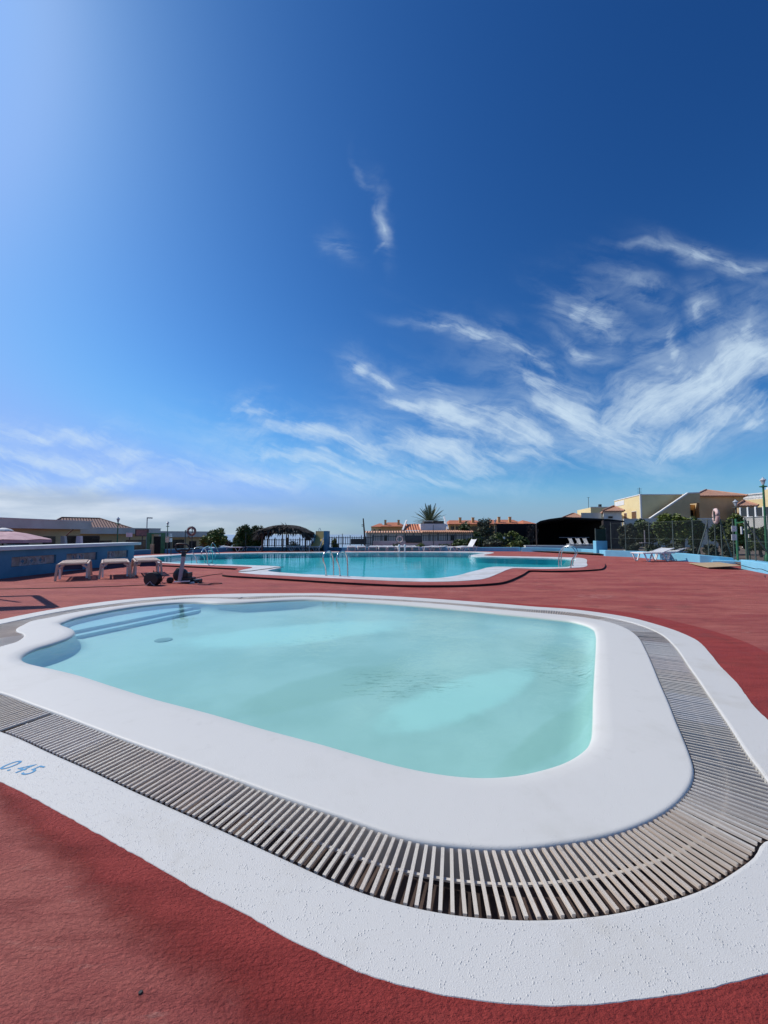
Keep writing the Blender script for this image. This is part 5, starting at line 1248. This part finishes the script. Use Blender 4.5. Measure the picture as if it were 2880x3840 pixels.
# ------------------------------------------------------------------ far orange roofed houses
def far_house(px0, px1, D, ye, yr, z0, label, wall, m, ridge=(.3, .7), depth=9, chim=(), cols=0, dark=(), side=0):
    b = g2(px0, D); b.z = z0; o = thing('terrace_house', b, label, 'house')
    x1 = g2(px1, D).x - b.x; ze = 1.35 + (2004 - ye) * D / F_PX - z0; zr = 1.35 + (2004 - yr) * (D + depth / 2) / F_PX - z0
    MB().prism([(0, 0), (x1, 0), (x1, depth), (0, depth)], 0, ze).build('wall', M[wall], o)
    rf = hip_roof(o, V3(0, 0, 0), [(0, -.6), (x1, -.6), (x1, depth), (0, depth)], ze - .02, zr, [(x1 * ridge[0], depth / 2), (x1 * ridge[1], depth / 2)], M[m])
    for c_ in chim: chimney(rf, V3(0, 0, 0), (x1 * c_, 1.2), ze, zr + .5, M['ochre'])
    for k in range(cols): MB().box((x1 * (k + .5) / cols, -.45, ze - 1.3), (.35, .3, 2.6)).build('column', M['ochre'], o)
    for s0, s1, z1_, z2_ in dark: MB().box((x1 * (s0 + s1) / 2, -.03, ze + (z1_ + z2_) / 2), (x1 * (s1 - s0), .08, z2_ - z1_)).build('window', M['glass'], o)
    return o
far_house(1392, 1440, 112, 1975, 1963, -4, 'small orange roofed house at the left of the far group', 'yellow', 'tile', (.6, .8), chim=(), dark=((.2, .3, -2, -.8), (.6, .75, -2, -.8)))
far_house(1432, 1520, 110, 1974, 1959, -4, 'wider orange roofed house with two chimneys in the far group', 'ochre', 'tile', (.25, .75), chim=(.15, .72), dark=((.30, .44, -3.4, -1.2), (.72, .76, -3.4, -1.6), (.80, .84, -3.4, -1.6)))
far_house(1683, 1815, 100, 1965, 1951, -4, 'long orange terrace roof right of the palm', 'ochre', 'tile', (.1, .9), chim=(.35, .72), cols=3, dark=((.06, .30, -2.6, -.6), (.62, .80, -2.6, -.6)))
far_house(1838, 1960, 98, 1965, 1949, -4, 'long orange terrace with columns behind the shrub mass', 'ochre', 'tile', (.1, .9), chim=(.32, .66), cols=4, dark=((.02, .23, -2.3, -.5), (.28, .48, -2.3, -.5), (.53, .73, -2.3, -.5), (.79, .97, -2.3, -.5)))
far_house(1962, 2006, 94, 1964, 1951, -4, 'small orange hip roof left of the black shelter', 'hut', 'tile', (.5, .6))
for x0, x1, yt, D, lab in ((1938, 1958, 1974, 88, 'left white block in front of the far orange roofs'), (1960, 1971, 1968, 88, 'taller narrow white block before the far orange roofs')):
    w = g2(x1, D).x - g2(x0, D).x; h = 1.35 + (2004 - yt) * D / F_PX + 3
    o = MB().box((w / 2, 2, h / 2), (w, 4, h)).box((w * .3, -.03, h - .8), (w * .2, .05, .5)).build('white_block', M['whiter']); o.location = g2(x0, D) - V3(0, 0, 3); tag(o, lab, 'building')
o = MB().box((0, 0, 0), (2.4, .2, .8)).box((1.6, 0, -.1), (.9, .2, .5)).build('pale_garden_wall', M['whiter']); o.location = Q(1930, 2003, 60); tag(o, 'bright white curved garden wall glimpsed above the shrubs', 'wall')
board(1887, 2013, 1894, 2022, 34.6, 'small white sign among the shrubs', lines=0)

# ------------------------------------------------------------------ black shade shelter
D = 34.0; b = g2(1968, D); st_ = thing('shade_shelter', b, 'wide black shade shelter with sagging netting and a dark open front', 'shelter')
def SX(x_, D_=D): return g2(x_, D_).x - b.x
def SZ(y_, D_=D): return 1.35 + (2004 - y_) * D_ / F_PX
MB().box((SX(2103), .3, .14), (SX(2238) - SX(1968), .9, .52)).build('plinth', M['cap'], st_)
xr = SX(2336)
MB().box(((SX(2266) + xr) / 2, .3, SZ(1953) / 2), (xr - SX(2266), .12, SZ(1953))).box((xr - .06, 4.3, 1.25), (.12, 8, 2.5)).build('side_wall', M['hut'], st_)
MB().box(((SX(1962) + xr) / 2, 8, 1.2), (xr - SX(1962), .12, 2.6)).prism([(SX(2004) + .1, 1), (SX(2004) + .2, 1), (SX(2004) + 2.9, 8), (SX(2004) + 2.8, 8)], 0, 2.0).build('back_wall', M['shade'], st_)
prof_ = [(1970, 2050), (1978, 2022), (1990, 2002), (2004, 1986), (2012, 1962), (2028, 1953), (2060, 1946), (2121, 1938), (2180, 1942), (2240, 1944), (2290, 1947), (2345, 1953)]
mb = MB(); n = len(prof_); fr = [V3(SX(x_, 35), 1.0 + .05 * math.sin(i * 3), SZ(y_, 35)) for i, (x_, y_) in enumerate(prof_)]; bk = [V3(p.x + (7.1 / 35 * (b.x + p.x) if x_ < 2130 else .6), 8.1, p.z * .93) for p, (x_, y_) in zip(fr, prof_)]
mb.strip(fr, bk, False); mb.strip([p - V3(0, 0, .14) for p in fr], fr, False); mb.strip([p - V3(0, 0, .12) for p in fr], [p - V3(0, 0, .12) for p in bk], False)
mb.build('roof', M['shade'], st_, recalc=False)
for x_, y_ in ((2012, 1965), (2264, 1950)): MB().tube([(SX(x_), .0, 0), (SX(x_), 0, SZ(y_))], .05, 6).build('post', M['wood'], st_)
mb = MB(); mb.bar((SX(2120), 1.2, SZ(2016)), (SX(2236), 1.2, SZ(2016)), .05, .04); mb.build('rail', M['greymetal'], st_)
rr_ = random.Random(4); mb = MB()
for k in range(260):                                     # torn netting hanging at the left end
    t = rr_.random(); p = V3(SX(1990 + rr_.uniform(-14, 24), 35), rr_.uniform(.8, 1.3), SZ(1968 + 62 * t + rr_.uniform(-6, 6))); a = Vector((rr_.gauss(0, .5), rr_.gauss(0, .5), -1)).normalized() * rr_.uniform(.1, .35)
    mb.add([p, p + V3(.07, 0, .02), p + a], [(0, 1, 2)])
mb.build('torn_netting', M['frond'], st_, recalc=False)
D2 = 30.6; b = P(2258, 2080) ; pil = thing('pillar', b, 'light blue pillar topped with a dark green panel beside the black shelter', 'pillar')
xw = (2279 - 2237) * b.y / F_PX; z1 = 1.35 - 24 * b.y / F_PX; z2 = 1.35 + 20 * b.y / F_PX
MB().box((0, .2, z1 / 2), (xw, .4, z1)).build('block', M['lightblue'], pil, bevel=.02)
MB().box((0, .1, (z1 + z2) / 2), (xw - .12, .03, z2 - z1)).build('panel', mat('dark_green_panel', (.008, .035, .022), .6), pil)
for s_ in (-1, 1): MB().box((s_ * (xw / 2 - .03), .1, (z1 + z2) / 2 + .02), (.05, .05, z2 - z1 + .05)).build('post', M['greenpost'], pil)
shrub(2260, 29.9, 1966, 9, 1.6, 'small potted plant on top of the green panel', 'leaf3', 90, .08, 'plant', 'plant', .1)

# ------------------------------------------------------------------ houses on the right
D = 45.0; b = g2(2406, D); b.z = 0; hA = thing('yellow_house', b, 'two storey cream house with an outside stair wall and pale terracotta roof', 'house')
def AX(x_, D_=D): return g2(x_, D_).x - b.x
def AZ_(y_, D_=D): return 1.35 + (2004 - y_) * D_ / F_PX
H1 = AZ_(1856); farc = g2(2308, 53.5) - b; farc.z = 0
MB().prism([(0, 0), (AX(2562), 0), (AX(2562) + 1, 9), (farc.x, farc.y)], 0, H1).build('wall', M['yellow'], hA)
MB().prism([(-.06, -.06), (AX(2562), -.06), (AX(2562), .2), (.16, .2)], H1 + .001, H1 + .10).prism([(-.06, -.06), (.18, .2), (farc.x + .2, farc.y), (farc.x - .06, farc.y)], H1 + .003, H1 + .105).prism([(-.05, -.05), (.12, -.05), (.12, .06), (-.05, .06)], 3, H1).build('parapet_trim', M['whiter'], hA)
# shaded front block right of the stair with its own hip roof
xB0, xB1 = AX(2604), AX(2785); zE = AZ_(1860)
MB().prism([(AX(2562) + .01, -.3), (AX(2567), -.3), (AX(2567), 6), (AX(2562) + .01, 6)], 0, AZ_(1853)).prism([(AX(2567), -.3), (AX(2619), -.3), (AX(2619), 6), (AX(2567), 6)], AZ_(1887), AZ_(1853)).prism([(AX(2619), -.3), (xB1, -.3), (xB1 + 5.5, 8), (AX(2619) + 5, 8)], 0, zE).build('front_block', M['sand'], hA)
MB().prism([(AX(2555, 47.2), 2.2), (AX(2640, 47.2), 2.2), (AX(2640, 47.2), 2.5), (AX(2555, 47.2), 2.5)], 0, AZ_(1887)).build('porch_back', M['ochre'], hA)
facade_part(hA, b, b + V3(AX(2578, 47.2), 2.2, 0), b + V3(AX(2604, 47.2), 2.2, 0), .05, .78, AZ_(1935), AZ_(1909), 'door', M['glass'])
rf = hip_roof(hA, V3(0, 0, 0), [(xB0, -.4), (xB1, -.4), (xB1 + 5.5, 8), (xB0 + 6.3, 8)], zE, AZ_(1836, 48.5), [(AX(2656, 48.5), 3.5), (AX(2664, 48.5), 3.9)], M['tilep'], over=.5)
# stair wall rising to the right
MB().prism([(0, 0), (.01, 0), (.01, .01), (0, .01)], 0, .01)
sw = MB(); p_ = [(AX(2420), AZ_(1946)), (AX(2562), AZ_(1853)), (AX(2605), AZ_(1851.5)), (AX(2605), AZ_(1887)), (AX(2567), AZ_(1890)), (AX(2567), 0), (AX(2420), 0)]
sw.add([(x_, -1.0, z_) for x_, z_ in p_] + [(x_, -.8, z_) for x_, z_ in p_], [tuple(range(7)), tuple(range(13, 6, -1))] + [(i, i + 7, (i + 1) % 7 + 7, (i + 1) % 7) for i in range(7)])
sw.build('stair_wall', M['sand'], hA)
MB().bar((AX(2418), -.9, AZ_(1946.5)), (AX(2562), -.9, AZ_(1852)), .28, .14).bar((AX(2562), -.9, AZ_(1852)), (AX(2605), -.9, AZ_(1850.5)), .28, .12).build('stair_coping', M['whiter'], hA)
pf = b + farc; pn = V3(b.x, b.y, 0); Lw = (pn - pf).length
for f0, f1, y0, y1, D_ in ((.40, .51, 1923, 1950, 49.6), (.69, .86, 1917, 1947, 47)):
    facade_part(hA, b, pf, pn, Lw * f0, Lw * f1, AZ_(y1, D_), AZ_(y0, D_), 'window', M['whiter'], child='shutter', cm=M['brownd'], inset=.05)
facade_part(hA, b, pf, pn, Lw * .03, Lw * .42, H1 - .75, H1 - .15, 'roof_grille', M['whiter'], out=.03)
mb = MB(); mb.tube([(AX(2490), 4, H1), (AX(2490), 4, H1 + 1.35)], .03, 5)
for k in range(5): mb.bar((AX(2490) - .3, 4, H1 + .55 + k * .17), (AX(2490) + .3, 4, H1 + .55 + k * .17), .02, .02)
mb.build('antenna', M['iron'], hA)
# annex with hip roof left of the bright wall
D = 46.0; b2_ = g2(2266, D); b2_.z = 0; an_ = thing('annex', b2_, 'small pale annex with terracotta hip roof left of the cream house', 'house')
x1 = g2(2334, D).x - b2_.x; zE = 1.35 + 88 * D / F_PX
MB().prism([(0, 0), (x1, 0), (x1 + 2.4, 5), (2.7, 5)], 0, zE).build('wall', M['whiter'], an_)
MB().prism([(-2.4, .5), (-.01, .5), (2.3, 5), (.2, 5)], 0, 1.35 + 82 * D / F_PX).build('side_wing', M['greyr'], an_)
hip_roof(an_, V3(0, 0, 0), [(-.2, -.3), (x1, -.3), (x1 + 2.5, 5), (2.5, 5)], zE, 1.35 + 106 * 48.5 / F_PX, [(x1 * .65 + 1.2, 2.4), (x1 * .75 + 1.2, 2.6)], M['tilep'], over=.3)
facade_part(an_, b2_, b2_, b2_ + V3(x1, 0, 0), .45, 1.1, 1.35 + 58 * D / F_PX, 1.35 + 70 * D / F_PX, 'vent', M['greyr'], child='louvre', cm=M['hut'])
# farther house of the same kind
D = 68.0; b3 = g2(2218, D); b3.z = 0; hC = thing('yellow_house', b3, 'farther small cream house with flat roof behind the black shelter', 'house')
fc = g2(2167, 76) - b3; fc.z = 0; H3 = 1.35 + 101 * D / F_PX
MB().prism([(0, 0), (g2(2292, D).x - b3.x, 0), (g2(2292, D).x - b3.x, 8), (fc.x, fc.y)], 0, H3).build('wall', M['yellow'], hC)
MB().prism([(-.06, -.06), (g2(2292, D).x - b3.x, -.06), (g2(2292, D).x - b3.x, .3), (.2, .3)], H3 + .001, H3 + .12).build('parapet_trim', M['whiter'], hC)
MB().tube([(.7, 2, H3), (.7, 2, H3 + 2.0)], .04, 5).bar((.4, 2, H3 + 1.95), (1.0, 2, H3 + 1.95), .03, .03).build('antenna', M['iron'], hC)
MB().box((g2(2277, D).x - b3.x, 2, H3 + .35), (.4, .4, .7)).build('chimney', M['iron'], hC)
hip_roof(hC, V3(0, 0, 0), [(-4.5, 0.5), (-1.2, 0.5), (1.2, 5), (-2.1, 5)], H3 - 1.7, H3 - .9, [(-2, 2.5), (-1.6, 2.5)], M['tilep'])
MB().prism([(-4.4, .6), (-1.3, .6), (-1.3, 5), (-4.4, 5)], 0, H3 - 1.72).build('lower_wing', M['whiter'], hC)
# balustraded house at the right edge
pL, pR = g2(2787, 47), g2(3030, 40.5); b4 = V3(pL.x, pL.y, 0); hB = thing('balustrade_house', b4, 'cream house with a white balustrade and terracotta roof at the right edge', 'house')
d = (pR - pL); d.z = 0; L = d.length; d.normalize(); bk_ = Vector((-d.y, d.x, 0)); zb = 5.42
pr = [V3(0, 0, 0), d * L, d * L + bk_ * 9, bk_ * 9]
MB().prism([(p.x, p.y) for p in pr], 0, zb).build('wall', M['yellow'], hB)
for k in range(34):
    p = d * (.26 + k * .155) + bk_ * .12
    if k < 15: MB().lathe(p + V3(0, 0, zb), [(.05, 0), (.09, .14), (.10, .24), (.05, .42), (.06, .6)], 7).build('baluster', M['whiter'], hB)
MB().bar(V3(0, 0, zb + .66) + bk_ * .12, d * 2.6 + V3(0, 0, zb + .66) + bk_ * .12, .26, .12).bar(V3(0, 0, zb + .03) + bk_ * .12, d * 2.6 + V3(0, 0, zb + .03) + bk_ * .12, .24, .055).box(bk_ * .12 + V3(0, 0, zb + .35), (.3, .3, .74)).build('balustrade_rail', M['whiter'], hB)
c4 = [b4 + d * .3 + bk_ * 3.2, b4 + d * L + bk_ * 3.2, b4 + d * L + bk_ * 9, b4 + d * .3 + bk_ * 9]
MB().prism([((p - b4).x, (p - b4).y) for p in (b4 + d * 2.6 + bk_ * .01, b4 + d * L + bk_ * .01, b4 + d * L + bk_ * 3, b4 + d * 2.6 + bk_ * 3)], zb, zb + 1.0).build('end_bay', M['yellow'], hB)
MB().prism([((p - b4).x, (p - b4).y) for p in c4], zb, zb + 1.1).build('upper_storey', M['yellow'], hB)
hip_roof(hB, b4, [(p.x, p.y) for p in c4], zb + 1.1, zb + 2.9, [((c4[0] * .65 + c4[1] * .35 + (c4[3] - c4[0]) * .5).x, (c4[0] * .65 + c4[1] * .35 + (c4[3] - c4[0]) * .5).y), ((c4[0] * .4 + c4[1] * .6 + (c4[3] - c4[0]) * .5).x, (c4[0] * .4 + c4[1] * .6 + (c4[3] - c4[0]) * .5).y)], M['tile'])
cc_ = d * 1.15 + bk_ * 2.6; MB().box(cc_ + V3(0, 0, zb + .75), (.5, .5, 1.5)).build('chimney', M['whiter'], hB)
facade_part(hB, b4, b4, b4 + d * L, 2.55, 3.3, 2.4, 3.6, 'window', M['brownd'], child='pane', cm=M['glass'])
# porch of that house
D = 41; b5 = g3(2772, D, 0); b5.z = 0; po = thing('porch', b5, 'orange walled porch with a small tiled hip roof left of the balustrade house', 'porch')
x1 = g2(2836, D).x - b5.x; zE = 1.35 + 108 * D / F_PX
MB().prism([(1.9, 2.5), (x1 + 2.2, 2.5), (x1 + 2.6, 3), (2.3, 3)], 0, zE - .3).prism([(x1 - .25, 0), (x1, 0), (x1 + 2.1, 2.5), (x1 + 1.85, 2.5)], 0, zE - .3).build('wall', M['ochre'], po)
MB().prism([(0, -.1), (x1, -.1), (x1, .1), (0, .1)], zE - .75, zE).build('lintel', M['sand'], po)
MB().box((x1 * .62 + 2.1, 2.44, zE - 2.1), (.8, .1, 1.9)).build('door', M['glass'], po)
hip_roof(po, V3(0, 0, 0), [(-.2, -.2), (x1, -.2), (x1 + 2.7, 3), (2.5, 3)], zE, 1.35 + 126 * (D + 1.5) / F_PX, [(x1 * .4 + 1.2, 1.4), (x1 * .5 + 1.3, 1.6)], M['tilep'], over=.3)

# garden walls
def gwall(px0, D0, px1, D1, yt, label, m, th=.2, rail=False):
    a, c = g2(px0, D0), g2(px1, D1); h0 = 1.35 + (2004 - yt) * D0 / F_PX; o = thing('garden_wall', a, label, 'wall'); d = c - a
    MB().box(d / 2 + V3(0, 0, h0 / 2), (d.length, th, h0), math.atan2(d.y, d.x)).build('wall_body', m, o)
    MB().box(d / 2 + V3(0, 0, h0 + .03), (d.length + .05, th + .1, .06), math.atan2(d.y, d.x)).build('coping', M['whiter'], o)
    if rail:
        for k in range(8): MB().box(d * (k / 7.0) + V3(0, 0, h0 + .5), (.14, .14, .9)).build('rail_post', M['whiter'], o)
        MB().box(d / 2 + V3(0, 0, h0 + .5), (d.length, .05, .75), math.atan2(d.y, d.x)).build('dark_screen', M['iron'], o)
    return o
gwall(2340, 40, 2690, 38, 1948, 'grey garden wall with white coping in front of the cream house', M['greyr'])
gwall(2782, 37, 3000, 33, 1941, 'grey garden wall topped by a dark screen with white posts on the right', M['greyr'], rail=True)

# ------------------------------------------------------------------ wire fence and green gate on the right
def mesh_mat():
    m, gg, bs, out = new_mat('green_wire_mesh')
    bs.inputs['Base Color'].default_value = (.012, .02, .017, 1); bs.inputs['Roughness'].default_value = .5
    uv = gg.n('ShaderNodeTexCoord').outputs['UV']; s_ = gg.n('ShaderNodeSeparateXYZ'); gg.put(s_.inputs[0], uv)
    a = gg.m('FRACT', gg.m('MULTIPLY', gg.m('ADD', s_.outputs[0], s_.outputs[1]), 14)); c = gg.m('FRACT', gg.m('MULTIPLY', gg.m('SUBTRACT', s_.outputs[0], s_.outputs[1]), 14))
    w = gg.m('MAXIMUM', gg.m('LESS_THAN', a, .12), gg.m('LESS_THAN', c, .12))
    tr = gg.n('ShaderNodeBsdfTransparent'); mx = gg.n('ShaderNodeMixShader'); gg.put(mx.inputs[0], w)
    m.node_tree.links.new(tr.outputs[0], mx.inputs[1]); m.node_tree.links.new(bs.outputs[0], mx.inputs[2]); m.node_tree.links.new(mx.outputs[0], out.inputs[0])
    return m
M['mesh'] = mesh_mat()
def wire_fence(pts, H, label, braces=()):
    pts = [P(*p) + V3(.35, .35, .1) for p in pts]; base = pts[0]; o = thing('wire_fence', base, label, 'fence')
    for i, p in enumerate(pts): MB().tube([p - base, p - base + V3(0, 0, H)], .024, 7).build('post', M['greenpost'], o)
    mb = MB(); u = 0
    for a, c in zip(pts, pts[1:]):
        L = (c - a).length; mb.add([a - base, c - base, c - base + V3(0, 0, H - .03), a - base + V3(0, 0, H - .03)], [(0, 1, 2, 3)], [[(u, 0), (u + L, 0), (u + L, H), (u, H)]]); u += L
    mb.build('wire_mesh', M['mesh'], o, recalc=False)
    mb = MB()
    for z_ in (.1, H / 2, H - .05):
        mb.tube([p - base + V3(0, 0, z_) for p in pts], .006, 4)
    mb.build('tension_wire', M['greenpost'], o)
    for i, dx_ in braces: MB().tube([pts[i] - base + V3(0, 0, H - .15), pts[i] - base + dx_], .028, 6).build('brace', M['greenpost'], o)
    return o
wire_fence([(2285,2086),(2340,2088),(2430,2094),(2521,2100),(2597,2105),(2655,2109),(2706,2111),(2752,2113)], 2.0, 'long green wire mesh fence on weathered posts behind the right blue wall', ((5, V3(-.55, .1, 0)), (6, V3(.5, 0, 0))))
wire_fence([(2800,2132),(2835,2142),(2890,2154),(2960,2170)], 1.95, 'short wire mesh fence with a slanting brace right of the green gate', ((0, V3(.95, -.25, 0)),))
gb = g3(2762, 18.3, .1); gg_ = thing('gate', gb, 'bright green metal gate frame standing open in the wire fence', 'gate')
dg = g3(2797, 17.6, .1) - gb
for p_, h_ in ((V3(0, 0, 0), 1.98), (dg, 1.92)): MB().box(p_ + V3(0, 0, h_ / 2), (.075, .06, h_), .3).build('post', M['green'], gg_)
MB().bar(V3(0, 0, 1.78), dg + V3(0, 0, 1.82), .05, .05).build('lintel', M['green'], gg_)
MB().tube([dg + V3(.10, -.05, 0), dg + V3(.10, -.05, 1.85), dg + V3(.75, .75, 1.85), dg + V3(.75, .75, 0)], .02, 6).build('gate_leaf', M['green'], gg_)
board(2745, 1972, 2760, 1993, 17.2, 'upper white sign board on the left post of the green gate', post=False, lines=3, ry=-25)
board(2745, 2004, 2761, 2026, 17.2, 'lower white sign board on the left post of the green gate', post=False, lines=4, ry=-25)
board(2776.5, 1975, 2785, 2003, 17.5, 'tall narrow white sign hanging in the green gate opening', post=False, lines=5, ry=20)
board(2807, 2003, 2812, 2017, 17.8, 'tiny pale label on the post right of the green gate', post=False, lines=0)
o = MB().lathe((0, 0, 0), [(.03, 0), (.03, 1.4), (.02, 1.5)], 7).box((0, 0, .75), (.5, .3, .04)).build('shower_post', M['greymetal']); o.location = P(2427, 2092) + V3(.3, .6, .1); tag(o, 'grey post with a pale tray among the trees behind the blue wall', 'post')
o = MB().box((0, 0, .2), (.5, .3, .05)).box((0, .1, .35), (.5, .05, .05)).build('garden_box', M['whiter']); o.location = P(2372, 2086) + V3(.6, 1.4, .1); tag(o, 'small white crate on the ground beside the brown hut wall', 'crate')
